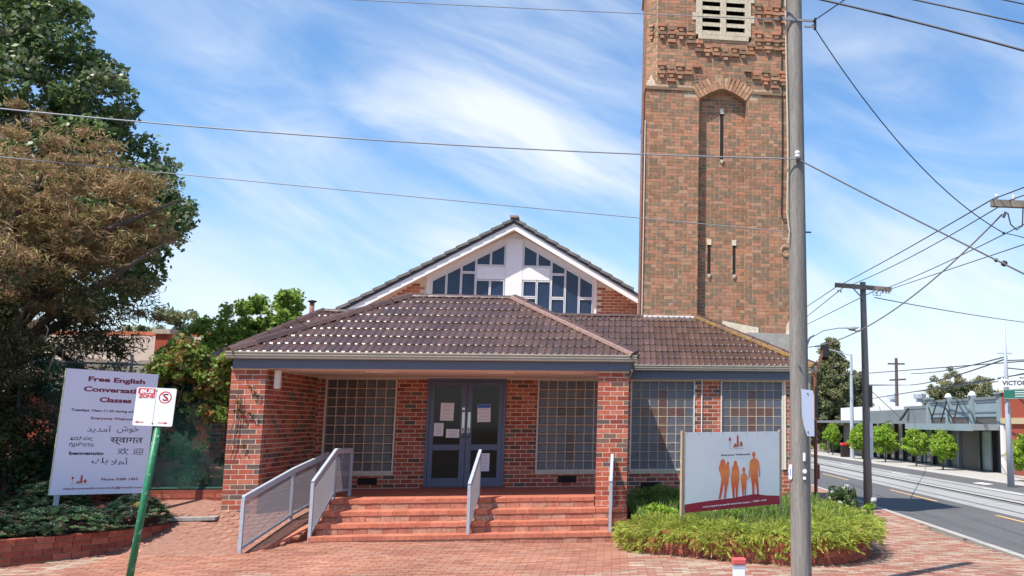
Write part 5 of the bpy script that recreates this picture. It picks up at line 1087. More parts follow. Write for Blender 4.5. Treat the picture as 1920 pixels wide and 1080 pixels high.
bt_('Free English', MT['inkm'], .545, .078, .62, .052, .04); bt_('Conversation', MT['inkm'], .55, .155, .70, .042, .04); bt_('Classes', MT['inkm'], .555, .237, .35, .042, .04)
bt_('Tuesdays 10am-11.30 during school term', MT['ink'], .53, .330, .86, .026, .03); bt_('Everyone Welcome!', MT['inkm'], .57, .392, .51, .028, .03)
bt_('\uFEA7\uFEEE\uFEB5'[::-1], MT['ink'], .73, .475, .24, .062, .0); bt_('\uFEAA\uFBFE\uFEAA\uFEE3\uFE81', MT['ink'], .42, .478, .26, .062, .0)
bt_('καλώς', MT['ink'], .25, .555, .23, .038, .012); bt_('ήρθατε', MT['ink'], .26, .605, .26, .042, .012); bt_('स्वागत', MT['ink'], .73, .572, .36, .062, .012)
bt_('benvenuto', MT['ink'], .32, .672, .36, .028, .04); bt_('欢 迎', MT['ink'], .79, .655, .29, .055, .0)
bt_('\uFEDA\uFE91', MT['ink'], .47, .735, .17, .058, .0); bt_('\uFEFC\uFEEB\uFE83', MT['ink'], .68, .735, .18, .058, .0)
bt_('Phone 9380 1463', MT['inkm'], .71, .882, .40, .022, .025); bt_('stjohnswestbrunswick@gmail.com', MT['inkm'], .55, .953, .84, .024, .02)
def logo(par, cx, cy, s, z, m1, m2):
    """tree, tower and small house over a thin line"""
    b = MB(); F2 = lambda P: [(cx+x*s, cy+y*s, z) for x, y in P]
    b.add(F2([(.02, -.34), (.19, -.34), (.19, .30), (.105, .5), (.02, .30)]), [(0, 1, 2, 3, 4)]); b.add(F2([(-.62+.10*math.cos(a_)*1.0, .16+.13*math.sin(a_)) for a_ in np.linspace(0, 2*PI, 11)[:-1]]), [tuple(range(10))]); b.add(F2([(-.635, -.4), (-.605, -.4), (-.605, .1), (-.635, .1)]), [(0, 1, 2, 3)]); b.build('logo', m1, par)
    b = MB(); b.add(F2([(.28, -.3), (.56, -.3), (.56, -.10), (.42, .06), (.28, -.10)]), [(0, 1, 2, 3, 4)]); b.add(F2([(-.35, -.36), (0, -.36), (0, -.16), (-.17, -.08)]), [(0, 1, 2, 3)]); b.build('logo', m2, par)
    b = MB(); b.add(F2([(-.75, -.45), (.7, -.45), (.7, -.425), (-.75, -.425)]), [(0, 1, 2, 3)]); b.build('logo', MT['pgrey'], par)
logo(nbd, .29*Wa, .118*Ha, .17, .0015, MT['inkr'], MT['orange'])
# ------------------------------------------------------------------ bus zone sign
bsp = thing('bus_stop_sign', 'white and red bus zone parking sign on a leaning dark green pole', 'street sign', (-5.60, 12.5, 0)); lean = Vector((.10, 0, 1)).normalized(); zax = lean; xax = Vector((.995, .06, -.10)).normalized()
topp = lean*2.46
quick('pole', MT['green'], bsp, 'tube', [(0, .046, -.1), lean*2.02+Vector((0, .046, 0))], .040, 12, smooth=True)
Mx = Vector((1, .0, -.03)).normalized(); My = Vector((.055, 0, 1)).normalized()
Ms = Matrix(((Mx.x, My.x, 0, -.055+.205), (0, 0, -1, 0), (Mx.z, My.z, 0, 1.995), (0, 0, 0, 1)))
sg = D.objects.new('sign_plate', None); D.objects.remove(sg)
def rrect(b, x0, x1, y0, y1, z0, z1, r=.02, n=4):
    P = []
    for cx, cy, a0 in ((x1-r, y1-r, 0), (x0+r, y1-r, PI/2), (x0+r, y0+r, PI), (x1-r, y0+r, 1.5*PI)):
        for k in range(n+1): a_ = a0+PI/2*k/n; P.append((cx+r*math.cos(a_), cy+r*math.sin(a_)))
    m = len(P); b.add([(x, y, z0) for x, y in P]+[(x, y, z1) for x, y in P], [tuple(range(m-1, -1, -1)), tuple(range(m, 2*m))]+[(i, (i+1) % m, m+(i+1) % m, m+i) for i in range(m)])
def on(par, M_, b, name, m): o = b.build(name, m, par); o.matrix_local = M_; return o
HSg = .455
b = MB(); rrect(b, -.222, .222, .0, HSg, -.004, 0); on(bsp, Ms, b, 'sign_plate', MT['sgnw'])
def ring_(b, cx, cy, r0, r1, z, n=28):
    b.add([(cx+r*math.cos(2*PI*k/n), cy+r*math.sin(2*PI*k/n), z) for r in (r0, r1) for k in range(n)], [(k, (k+1) % n, n+(k+1) % n, n+k) for k in range(n)])
b = MB(); rrect(b, -.205, -.012, .335, .445, .0, .001, .012); on(bsp, Ms, b, 'red_panel', MT['inkr'])
b = MB(); ring_(b, .105, .345, .060, .073, .0012); b.add([(.06, .385, .0026), (.068, .393, .0026), (.15, .305, .0026), (.142, .297, .0026)], [(0, 1, 2, 3)]); 
def arrow(b, x0, x1, y, left): 
    b.add([(x0, y-.005, .001), (x1, y-.005, .001), (x1, y+.005, .001), (x0, y+.005, .001)], [(0, 1, 2, 3)]); xt = x0-.02 if left else x1+.02; xb_ = x0+.018 if left else x1-.018; b.add([(xt, y, .0012), (xb_, y+.016, .0012), (xb_, y-.016, .0012)], [(0, 1, 2)])
arrow(b, -.18, -.10, .04, True); arrow(b, .06, .15, .04, False); on(bsp, Ms, b, 'red_symbols', MT['inkr'])
o = text_mesh('BUS', MT['sgnw'], 'lettering', bsp, width=.15, bold=.05, M=Ms@Matrix.Translation((-.108, .412, .002)), height=.045); 
b = MB(); rrect(b, -.205, -.012, .30, .334, .0, .0008, .004)
o = text_mesh('ZONE', MT['inkr'], 'lettering', bsp, width=.18, bold=.05, M=Ms@Matrix.Translation((-.108, .355, .002)), height=.045)
b = MB(); rrect(b, -.2, -.016, .332, .378, .0012, .0014, .004); on(bsp, Ms, b, 'white_panel', MT['sgnw'])
o = text_mesh('S', MT['ink'], 'lettering', bsp, width=.062, bold=.02, M=Ms@Matrix.Translation((.105, .345, .002)), height=.088)
b = MB(); b.box(-.003, .003, .02, .44, .0002, .0012); on(bsp, Ms, b, 'divider', MT['pgrey'])
for yy in (.03, .42): b = MB(); b.lathe([(.008, 0), (.008, .004), (.001, .005)], (-.0, yy, 0), 8); on(bsp, Ms, b, 'bolt', MT['vent'])
# ------------------------------------------------------------------ banner board (right)
Wb, Mb_ = board_frame((1.165, 15.70), (3.03, 17.22), .58, 1.87); Hb = 1.29
ban = thing('banner_board', 'grey white welcome banner with four orange silhouettes standing in the planter', 'banner'); ban.matrix_world = Mb_
b = MB(); b.box(.03, Wb-.03, 0, Hb, -.012, 0); pboard(b, 'banner_panel', MT['sgnb'], ban)
for x, zb in ((-.02, -.45), (Wb+.0, -.35)): b = MB(); b.box(x-.022, x+.028, zb, Hb+.03, -.04, .003); pboard(b, 'timber_post', MT['post'], ban)
uu = lambda X: (X-85)/1070.; 
def fz(X, Y):   # photo crop coordinates to banner coordinates
    u = (X-85)/1070.; top = 60; bot = 955-75*u; v = (Y-top)/(bot-top); return (.03+u*(Wb-.06), Hb*(1-v))
hill = [(85, 955), (1157, 880), (1157, 790), (1100, 786), (1000, 783), (905, 770), (860, 764), (800, 771), (700, 786), (600, 803), (500, 812), (400, 822), (250, 838), (85, 862)]
b = MB(); b.add([(*fz(*p), .0012) for p in hill], [tuple(range(len(hill)))]); pboard(b, 'crimson_hill', MT['band'], ban)
def sil(P, m=MT['grad']):
    b = MB(); n = len(P); b.add([(*fz(*p), .0024) for p in P], [tuple(range(n))]); o = pboard(b, 'silhouette', m, ban); bm = bmesh.new(); bm.from_mesh(o.data); bmesh.ops.triangulate(bm, faces=bm.faces[:]); bm.to_mesh(o.data); bm.free(); return o
sil([(440, 812), (452, 740), (462, 660), (470, 590), (462, 545), (442, 490), (440, 455), (456, 420), (460, 385), (475, 368), (495, 368), (508, 385), (514, 410), (518, 440), (525, 430), (528, 405), (540, 394), (553, 398), (558, 415), (552, 440), (560, 480), (566, 540), (552, 575), (552, 620), (538, 680), (524, 760), (520, 806), (500, 808), (506, 720), (506, 655), (496, 655), (488, 700), (474, 760), (462, 812)])
sil([(600, 802), (592, 730), (580, 650), (575, 580), (584, 500), (590, 455), (606, 435), (612, 395), (626, 383), (640, 390), (648, 430), (664, 465), (672, 520), (674, 590), (664, 650), (658, 720), (652, 796), (634, 800), (632, 730), (628, 680), (622, 680), (620, 740), (618, 800)])
sil([(708, 785), (704, 730), (694, 660), (688, 590), (692, 550), (712, 530), (714, 512), (706, 495), (708, 470), (722, 460), (738, 468), (742, 495), (734, 512), (736, 528), (760, 545), (766, 580), (785, 572), (790, 584), (770, 602), (758, 596), (754, 660), (750, 720), (748, 780), (734, 782), (732, 720), (728, 690), (724, 730), (722, 784)])
sil([(824, 772), (822, 700), (812, 620), (804, 560), (804, 480), (800, 520), (798, 575), (786, 584), (780, 560), (786, 480), (792, 400), (806, 380), (832, 362), (832, 348), (820, 330), (822, 300), (840, 288), (856, 296), (860, 325), (852, 348), (856, 362), (886, 378), (904, 400), (912, 470), (918, 540), (914, 578), (902, 572), (902, 530), (888, 460), (890, 560), (896, 640), (902, 768), (880, 770), (872, 690), (860, 640), (852, 640), (850, 700), (848, 770)])
text_mesh('Everyone Welcome!', MT['ink'], 'lettering', ban, width=.30*Wb, bold=.045, height=.038, M=Matrix.Translation((*fz(632, 321), .002)))
text_mesh('www.stjohnswestbrunswick.org.au - 9380 1463', MT['sgnw'], 'lettering', ban, width=.66*Wb, bold=.03, height=.040, M=Matrix.Translation((*fz(630, 866), .0024)) @ Matrix.Rotation(.012, 4, 'Z'))
logo(ban, *fz(640, 172), .27, .0015, MT['inkr'], MT['orange'])
for x in np.linspace(.06, Wb-.06, 9): b = MB(); b.lathe([(.007, 0), (.007, .003), (.001, .004)], (x, Hb-.025, 0), 8); pboard(b, 'eyelet', MT['vent'], ban)
# ------------------------------------------------------------------ near timber pole
UX, UY = 2.335, 11.8
up_ = thing('utility_pole', 'weathered grey timber power pole in front of the planter', 'utility pole', (UX, UY, 0))
b = MB(); n = 16; rings = []
for k in range(26):
    z = -.3+k*.33; f = max(0, z)/7.7; r0 = .128-.026*f; rings.append([(r0*(1+.035*math.sin(3*a_+k*.15)+.02*math.sin(7*a_+k*.4))*math.cos(a_)-.062*f, r0*(1+.03*math.sin(3*a_+k*.15))*math.sin(a_), z) for a_ in np.linspace(0, 2*PI, n+1)[:-1]])
b.add([v for rg in rings for v in rg], [(i*n+k, i*n+(k+1) % n, (i+1)*n+(k+1) % n, (i+1)*n+k) for i in range(25) for k in range(n)]+[tuple(25*n+k for k in range(n))]); b.build('pole', MT['wood'], up_, smooth=True)
def insul(par, p, s=1., name='insulator'): b = MB(); b.lathe([(.012*s, -.03*s), (.03*s, -.02*s), (.034*s, .0), (.018*s, .012*s), (.030*s, .022*s), (.030*s, .045*s), (.012*s, .06*s)], p, 12); return b.build(name, MT['porc'], par, smooth=True)
insul(up_, (-.05, -.14, 5.44), 1.1); quick('insulator_pin', MT['vent'], up_, 'tube', [(-.05, -.14, 5.36), (-.05, -.10, 5.36), (-.05, -.08, 5.3)], .01, 6)
quick('bracket', MT['wireg'], up_, 'box', -.26, .20, -.11, -.09, 7.28, 7.31); quick('bracket_lower', MT['wireg'], up_, 'box', .06, .20, -.11, -.09, 7.20, 7.225); b = MB(); b.box(.19, .215, -.13, -.07, 7.18, 7.33); b.box(-.27, -.245, -.13, -.07, 7.26, 7.33); b.build('bracket_end', MT['black'], up_, kind='stuff')
quick('side_bracket', MT['vent'], up_, 'box', -.16, .15, -.012, .012, 4.46, 4.475)
quick('white_cable', MT['wirec'], up_, 'tube', [(-.19, -.05, 7.9), (-.18, -.06, 6.8), (-.17, -.08, 6.0), (-.165, -.08, 5.3), (-.18, -.08, 4.7), (-.15, -.09, 4.45), (-.165, -.07, 4.3)], .010, 6)
sp_ = MB(); Pp = [(-.068, 2.12), (-.045, 1.99), (-.005, 1.87), (.085, 1.865), (.085, 2.36), (.07, 2.43), (-.078, 2.45)]; sp_.prism(Pp, -.155, -.150); o = sp_.build('sign_back_plate', mat('sign_back', (.50, .54, .66), .35, .5, metal=.2), up_); o.location = (.055, .0, .0)
for z in (2.39, 1.92): quick('bolt', MT['vent'], up_, 'tube', [(.06, -.156, z), (.06, -.164, z)], .009, 6)
b = MB(); b.box(.0, .03, -.136, -.128, 1.565, 1.665); b.build('white_tag', MT['paper'], up_); b = MB(); b.lathe([(.028, 0), (.028, .004), (.001, .005)], (0, 0, 0), 12); o = b.build('round_tag', MT['porc'], up_); o.location = (.02, -.13, 1.44); o.rotation_euler = (PI/2, 0, 0)
b = MB(); b.box(-.0, .035, -.134, -.128, 1.34, 1.375); b.build('small_tag', MT['paper'], up_)
b = MB(); rrect(b, -.03, .03, -.09, .09, 0, .006, .02); o = b.build('number_tag', MT['porc'], up_); o.matrix_local = Matrix.Translation((-.138, -.04, 1.43)) @ Matrix.Rotation(-1.0, 4, 'Z') @ Matrix.Rotation(PI/2, 4, 'X')
b = MB(); b.box(-.008, .008, -.05, .04, .0062, .007); o = b.build('number_print', MT['pblue'], up_); o.matrix_local = Matrix.Translation((-.138, -.04, 1.43)) @ Matrix.Rotation(-1.0, 4, 'Z') @ Matrix.Rotation(PI/2, 4, 'X')
quick('hook', MT['wireg'], up_, 'tube', [(-.06, -.125, 2.76), (-.06, -.15, 2.77), (-.03, -.15, 2.73), (-.03, -.125, 2.73)], .007, 5)
# bollard
bo = thing('bollard', 'square white bollard with a red cap at the bottom edge, left of the timber pole', 'bollard', (1.52, 11.5, 0)); quick('post', MT['paled'], bo, 'box', -.068, .068, -.068, .068, -.05, .375, bevel=.006); quick('cap', MT['capr'], bo, 'box', -.082, .082, -.082, .082, .376, .445, bevel=.012); quick('reflector_band', MT['galv'], bo, 'box', -.07, .07, -.07, .07, .33, .36)

# ================================================================== side street
def P3(s, t, z=None, off=0):
    x, y = XY(s, t); return Vector((x, y, (G(x, y) if z is None else z)+off))
def sbox(b, s0, s1, t0, t1, z0, z1, r=0.):
    vs = [tuple(P3(s, t, z)) for z in (z0, z1) for t in (t0, t1) for s in (s0, s1)]; b.add(vs, [(0, 2, 3, 1), (4, 5, 7, 6), (0, 1, 5, 4), (2, 6, 7, 3), (0, 4, 6, 2), (1, 3, 7, 5)], r)
def spart(name, m, par, *boxes, bevel=0):
    b = MB()
    for q in boxes: sbox(b, *q)
    return b.build(name, m, par, bevel=bevel)
# power pole at the corner of the tower
pp = thing('power_pole', 'dark timber street power pole with a crossarm standing on the side footpath', 'utility pole', (6.97, 25.9, -.32))
quick('pole', MT['wood'], pp, 'tube', [(.03, 0, -.3), (.02, 0, 2), (0, 0, 4.2), (-.03, 0, 6.28)], [.128, .115, .10, .085], 12, smooth=True)
quick('crossarm', MT['woodd'], pp, 'bar', (-.86, -.1, 6.17), (.76, -.14, 6.07), .10, .12)
quick('brace', MT['wireg'], pp, 'bar', (-.35, -.1, 6.1), (-.02, -.09, 5.75), .02, .03)
for x in (-.78, -.70, .52, .62, .70): insul(pp, (x, -.12, 5.98), .9)
for x in (.22, .32): b = MB(); b.tube([(x, -.12, 6.0), (x+.02, -.14, 5.9), (x+.12, -.14, 5.88), (x+.14, -.12, 6.0)], .009, 5); b.build('jumper_cable', MT['wire'], pp)
for z0, z1, mm in ((2.75, 3.35, 'shutter'), (1.9, 2.35, 'paper'), (1.35, 1.88, 'vic')): quick('pole_notice', MT[mm], pp, 'box', .07, .165, -.14, -.13, z0, z1)
# traffic signal behind the near pole
tsg = thing('traffic_signal', 'rust brown traffic signal on an angled arm, seen from behind beside the near pole', 'traffic light', (4.96, 23.2, -.15))
quick('pole', MT['rust'], tsg, 'tube', [(0, 0, -.1), (0, 0, 3.4)], .045, 10); quick('arm', MT['rust'], tsg, 'bar', (0, 0, 3.38), (.24, 0, 4.0), .06, .06)
b = MB(); b.box(.20, .34, -.10, .10, 3.78, 4.08); sgh = b.build('signal_head', MT['black'], tsg, bevel=.01); b = MB(); b.tube([(.30, .1, 4.0), (.30, .22, 4.0)], .06, 10); b.build('visor', MT['black'], sgh); quick('target_board', MT['vent'], tsg, 'box', .17, .37, .101, .11, 3.72, 4.14)
quick('bracket_box', MT['black'], tsg, 'box', -.02, .06, -.06, .05, 2.3, 3.05, bevel=.01); quick('call_button', MT['rust'], tsg, 'box', -.03, .09, -.07, .05, .80, 1.15, bevel=.01)
sl = thing('street_light', 'street light on a curved grey arm reaching out from behind the near pole', 'street light', (4.9, 23.3, 4.0)); sl.location = (4.82, 23.6, -.2)
b = MB(); b.tube([(0, 0, 0), (0, 0, 4.15), (.10, 0, 4.35), (.45, 0, 4.55), (.85, 0, 4.62), (1.18, 0, 4.62)], [.05, .045, .025, .022, .02, .02], 8); b.build('arm', MT['greyp'], sl, smooth=True)
b = MB(); b.lathe([(.02, -.16), (.045, -.12), (.06, 0), (.05, .12), (.02, .17)], (0, 0, 0), 12); o = b.build('lamp_head', MT['wireg'], sl, smooth=True); o.location = (1.26, 0, 4.60); o.rotation_euler = (0, PI/2, 0)
b = MB(); b.lathe([(.02, -.10), (.055, -.05), (.06, .05), (.02, .10)], (0, 0, 0), 12); o = b.build('lamp_glass', MT['porc'], sl, smooth=True); o.location = (1.34, 0, 4.575); o.rotation_euler = (0, PI/2, 0)
# lamp column across the street
x, y = XY(18.8, 87.4); lc = thing('lamp_column', 'tall pale grey lamp column across the street with an arm to the left', 'street light', (x, y, G(x, y)))
quick('column', MT['greyp'], lc, 'tube', [(0, 0, 0), (0, 0, 9.6)], [.22, .12], 10); b = MB(); b.tube([(0, 0, 9.5), (-1.2, 0, 9.8), (-2.7, 0, 10.2)], .05, 6); b.tube([(0, 0, 8.8), (-.6, 0, 9.2), (-1.3, 0, 9.75)], .035, 6); b.build('arm', MT['greyp'], lc); quick('lamp_head', MT['wireg'], lc, 'obox', (-3.0, 0, 10.3), .9, .3, .16)
# tram pole with street signs
x, y = 18.55, 43.15; tp_ = thing('tram_pole', 'pale grey tapered tram pole at the right edge behind the street signs', 'pole', (x, y, G(x, y)))
quick('pole', MT['greyp'], tp_, 'tube', [(0.05, 0, 0), (0.02, 0, 3.2), (0.0, 0, 5.2), (-.02, 0, 8.0)], [.17, .14, .10, .05], 12, smooth=True); b = MB(); b.bar((-.55, 0, 4.95), (.5, 0, 4.95), .1, .08); b.bar((-.4, 0, 6.3), (.35, 0, 6.3), .06, .05); b.bar((-.12, -.1, 4.2), (-.12, -.1, 4.9), .12, .12); b.build('crossarm', MT['greyp'], tp_, kind='stuff')
for x_ in (-.5, -.2, .25, .48): insul(tp_, (x_, 0, 5.0), 2.2)
sn = thing('street_name_sign', 'grey street sign reading VICTORIA at the right edge of the view', 'street sign', (18.03, 42.85, 0)); a_ = math.atan2(42.394-42.862, 19.104-18.031); sn.rotation_euler = (0, 0, a_)
quick('blade', MT['vic'], sn, 'box', -.02, 2.1, -.02, .02, 3.66, 4.02); text_mesh('VICTORIA ST', MT['ink'], 'lettering', sn, width=1.80, bold=.03, height=.22, M=Matrix.Translation((1.06, -.024, 3.84)) @ Matrix.Rotation(PI/2, 4, 'X'))
text_mesh('BRUNSWICK', MT['ink'], 'lettering', sn, width=.55, bold=.03, height=.07, M=Matrix.Translation((1.25, -.024, 4.08)) @ Matrix.Rotation(PI/2, 4, 'X')); quick('top_tab', MT['vic'], sn, 'box', .9, 1.6, -.02, .02, 4.03, 4.13)
sn2 = thing('direction_sign', 'small green direction sign under the street name sign', 'street sign', (18.25, 42.78, 0)); sn2.rotation_euler = (0, 0, a_); quick('blade', MT['vicg'], sn2, 'box', 0, 1.9, -.03, .0, 3.10, 3.54); b = MB()
for zz, w0 in ((3.43, 1.0), (3.33, 1.3), (3.22, 1.1)): b.box(.5, .5+w0, -.034, -.0305, zz-.018, zz+.018)
b.build('print_lines', MT['vic'], sn2); b = MB(); b.box(.02, 1.88, -.034, -.0305, 3.115, 3.125); b.box(.02, 1.88, -.034, -.0305, 3.515, 3.525); b.build('sign_border', MT['vic'], sn2)
# ---- buildings across the street (s = 21.8)
FS = 21.8
red = thing('red_brick_shop', 'red painted brick building with a sandstone band at the right edge', 'building'); z0 = -1.5
spart('wall', MT['redb'], red, (FS-.1, FS+12, 44, 57.0, z0, 3.8)); spart('string_band', MT['trim'], red, (FS-.22, FS-.1, 44, 57.1, 1.9, 2.25)); spart('parapet_coping', MT['trim'], red, (FS-.2, FS+.2, 44, 57.1, 3.8, 3.95)); spart('corner_strip', MT['shopw'], red, (FS-.25, FS-.1, 56.45, 57.0, z0, 1.85)); spart('door', MT['rust'], red, (FS-.13, FS-.1, 54.3, 55.3, z0, .6)); b = MB(); q = P3(FS-.2, 55.8, .55); b.lathe([(.02, -.25), (.14, -.2), (.16, .1), (.05, .25)], q, 10); b.build('wall_lamp', MT['trim'], red); spart('wall_lettering_panel', MT['rust'], red, (FS-.14, FS-.1, 50, 53.6, z0+.2, -.2))
par = thing('parapet_shop', 'blue grey shopfront with panelled parapet, domed piers and an awning', 'building'); ta, tb = 57.05, 72.7
spart('wall', MT['shopb'], par, (FS, FS+12, ta, tb, 2.0, 3.55), (FS+.5, FS+12, ta, tb, z0, 1.95)); 
for t0, t1 in ((57.6, 62.0), (62.9, 67.1), (68.0, 72.2)):
    p_ = spart('parapet_panel', MT['shopb'], par, (FS-.08, FS-.0, t0, t1, 2.35, 3.55)); spart('panel_mould', MT['shopg'], p_, (FS-.14, FS-.08, t0, t1, 3.45, 3.62), (FS-.12, FS-.08, t0, t1, 2.62, 2.70), (FS-.12, FS-.08, t0+.3, t1-.3, 3.28, 3.33)); spart('dark_frieze', MT['shutter'], par, (FS-.03, FS-.005, t0, t1, 1.86, 2.28))
for t0, fin in ((57.25, 0), (62.4, 1), (67.55, 1), (72.45, 0)):
    pr_ = spart('parapet_pier', MT['shopb'], par, (FS-.25, FS+.1, t0-.28, t0+.28, 1.7, 3.75)); q = P3(FS-.1, t0, 3.75); b = MB()
    if fin: b.lathe([(.30, 0), (.32, .07), (.24, .10), (.22, .20), (.10, .30), (.01, .33)], q, 12); b.build('finial', MT['shopw'], pr_)
    else: b.obox(q+Vector((0, 0, .04)), .6, .7, .1, SA); b.build('pier_cap', MT['shopb'], pr_)
b = MB()
for (t0, z0_, t1, z1_) in ((71.5, 3.1, 68.6, 1.9), (67.3, 3.0, 63.5, 1.85), (67.0, 3.5, 66.9, 2.0), (69.3, 3.5, 69.2, 2.2), (64.4, 3.4, 63.8, 2.3)): b.bar(P3(FS-.4, t0, z0_), P3(FS-.9, t1, z1_), .08, .08)
b.build('old_sign_brackets', MT['vent'], par, kind='stuff')
spart('awning', MT['awn'], par, (19.9, FS, 57.2, 72.7, 1.50, 1.86)); spart('awning_edge', MT['shopb'], par, (19.84, 19.9, 57.2, 72.7, 1.46, 1.90))
spart('shop_window', MT['dark'], par, (FS+.3, FS+.49, ta, tb, z0, 1.5)); spart('roller_shutter', MT['shutter'], par, (FS+.22, FS+.3, 62.0, 65.8, -1.1, 1.45)); sh = spart('glass_panel', MT['frost'], par, (FS+.2, FS+.28, 59.6, 61.6, -1.1, 1.4))
for t0 in (57.3, 59.4, 61.75, 66.1, 69.0, 72.4): spart('shopfront_post', MT['shopb'] if t0 in (66.1, 69.0) else MT['dark'], par, (FS+.05, FS+.3, t0-.12, t0+.12, z0, 1.5))
spart('white_pier', MT['shopw'], par, (FS-.05, FS+.1, 57.05, 57.5, z0, 1.5))
gs = thing('grey_shop', 'low grey rendered shop with dark glass front under a flat awning', 'building'); spart('wall', MT['shopg'], gs, (FS, FS+12, 72.75, 93.2, 1.95, 3.05), (FS+.6, FS+12, 72.75, 93.2, z0-.3, 1.94)); spart('parapet_step', MT['shopg'], gs, (FS-.03, FS+.3, 72.75, 80.0, 3.06, 3.3)); spart('awning', MT['awnd'], gs, (19.9, FS, 72.75, 93.2, 1.86, 2.1)); spart('shop_glass', MT['glassd'], gs, (FS+.4, FS+.59, 72.75, 93.2, z0-.3, 1.86))
for t0 in np.arange(73.2, 93, 2.8): spart('shopfront_post', MT['dark'], gs, (FS+.2, FS+.45, t0-.15, t0+.15, z0-.3, 1.86))
spart('pale_door', MT['frost'], gs, (FS+.33, FS+.39, 75.2, 76.6, -1.2, .9)); b = MB()
for a0, z_ in ((77.4, 2.9), (78.6, 2.5), (79.3, 2.3)): b.bar(P3(FS-.1, 78.4, 3.1), P3(FS-.7, a0+.8, z_-.6), .12, .12)
b.build('awning_stay', MT['vent'], gs, kind='stuff')
ws = thing('white_shop', 'small white rendered shop at the far end of the row', 'building'); spart('wall', MT['shopw'], ws, (FS, FS+12, 93.3, 107.3, 2.1, 3.55), (FS+.6, FS+12, 93.3, 107.3, -1.9, 2.09)); spart('awning', MT['awnd'], ws, (19.9, FS, 93.3, 118, 1.9, 2.15)); spart('shopfront', MT['dark'], ws, (FS+.3, FS+.59, 93.3, 107.3, -1.9, 1.9)); spart('doorway', MT['frost'], ws, (FS+.2, FS+.29, 95, 96.5, -1.6, 1.2)); spart('timber_post', MT['shutter'], ws, (20.2, 20.4, 107.0, 107.4, -1.6, 1.9))
bh = thing('terracotta_roof_house', 'low building with an orange parapet behind the grey shop', 'building'); spart('wall', MT['orange'], bh, (30, 40, 84, 98, -1.5, 4.15))
bh = thing('brick_house', 'pale house with grey walls behind the big conifer', 'building'); spart('wall', MT['rock'], bh, (24, 34, 122, 136, -2, 3.0)); spart('roof', MT['awnd'], bh, (23.6, 34.4, 121.6, 136.4, 3.0, 3.6))
for t0, s0, z_, lab in ((98.0, 25.5, 3.5, 'silver roof ventilator with a round cowl on the grey shop, the left one'), (88.0, 25.5, 3.3, 'silver roof ventilator with a round cowl beside the orange parapet')):
    q = P3(s0, t0, z_-.4); v_ = thing('roof_ventilator', lab, 'ventilator', q, group='roof ventilators'); quick('duct', MT['greyp'], v_, 'lathe', [(.85, 0), (.62, .55), (.35, 1.0), (.3, 1.2)], n=12); quick('cowl', MT['greyp'], v_, 'lathe', [(.3, 1.2), (.58, 1.3), (.62, 1.7), (.45, 1.8), (.1, 1.83)], n=12)
x, y = XY(19.0, 91.5); bn = thing('rubbish_bin', 'small rubbish bin with a red lid beside the far street tree', 'bin', (x, y, G(x, y))); quick('body', MT['vent'], bn, 'box', -.4, .4, -.4, .4, 0, 1.1); quick('lid', MT['red'], bn, 'box', -.45, .45, -.45, .45, 1.1, 1.35, bevel=.05)
# lollipop street trees
def street_tree(s, t, w, ztop_, zbot, lab, n=105):
    w *= 1.12; ztop_ += .08
    x, y = XY(s, t); g0 = G(x, y); tr = thing('street_tree', lab, 'tree', (x, y, g0), group='clipped street trees'); zc, hh = (ztop_+zbot)/2-g0, (ztop_-zbot)/2
    quick('trunk', MT['bark'], tr, 'tube', [(0, 0, -.05), (.03, 0, (zbot-g0)*.6), (0, 0, zbot-g0+.5)], [.07, .055, .045], 7)
    cc = []; 
    for k in range(n): d = rand_dirs(1)[0]; q = .35+.6*RS.rand()**.6; cc.append((d[0]*q*w/2*(1-.15*d[2]), d[1]*q*w/2, zc+d[2]*q*hh))
    cc = [c_ for c_ in cc if RS.rand() > .12]; P, I = clumps(cc, [w*(.10+.07*RS.rand()) for _ in cc], 62, shell=.3); foliage('crown', tr, LM['bright'], P, w*.062, I, .7)
for a_ in ((19.3, 61.6, 1.75, 1.45, -.62, 'clipped lime green street tree in front of the parapet shop'), (19.3, 67.9, 1.85, 1.45, -.5, 'clipped lime green street tree at the left end of the parapet shop'), (19.3, 77, 2.25, 1.8, -.55, 'widest clipped lime green street tree, in front of the grey shop'), (19.3, 85.5, 2.3, 1.75, -.6, 'clipped lime green street tree half hidden by the power pole'), (19.2, 99.0, 1.75, 1.75, -.45, 'farthest clipped lime green street tree, beside the red lidded bin'), (19.2, 47.4, 1.55, 1.35, -.5, 'clipped lime green street tree cut off by the right edge')): street_tree(*a_)
x, y = XY(21.5, 112); t = thing('verge_bush', 'low olive bush on the verge left of the far street tree', 'shrub', (x, y, G(x, y))); cc = [(RS.normal()*.8, RS.normal()*.6, .4+.5*RS.rand()) for _ in range(30)]; P, I = clumps(cc, [.35]*30, 40); foliage('foliage', t, LM['mid'], P, .22, I); quick('stem', MT['bark'], t, 'tube', [(0, 0, -.1), (0, 0, .6)], .08, 5)
def far_tree(lab, base, lobes, m, per, leaf, cr=.55, name='background_tree', group=None, dens=7):
    t = thing(name, lab, 'tree', base, group=group); cs, rs = [], []
    for c, r_ in lobes:
        n = int(dens*r_**1.5)+3; d = rand_dirs(n)
        for k in range(n): cs.append(np.array(c)+d[k]*r_*(.6+.45*RS.rand())); rs.append(cr*(.7+.6*RS.rand()))
    P, I = clumps(cs, rs, per, shell=.2); foliage('crown', t, m, P, leaf, I, .6); limb_tree(t, MT['bark'], (0, 0, -.3), (0, 0, max(l[0][2] for l in lobes)*.7), .03*max(l[0][2] for l in lobes), [l[0] for l in lobes[:8]])
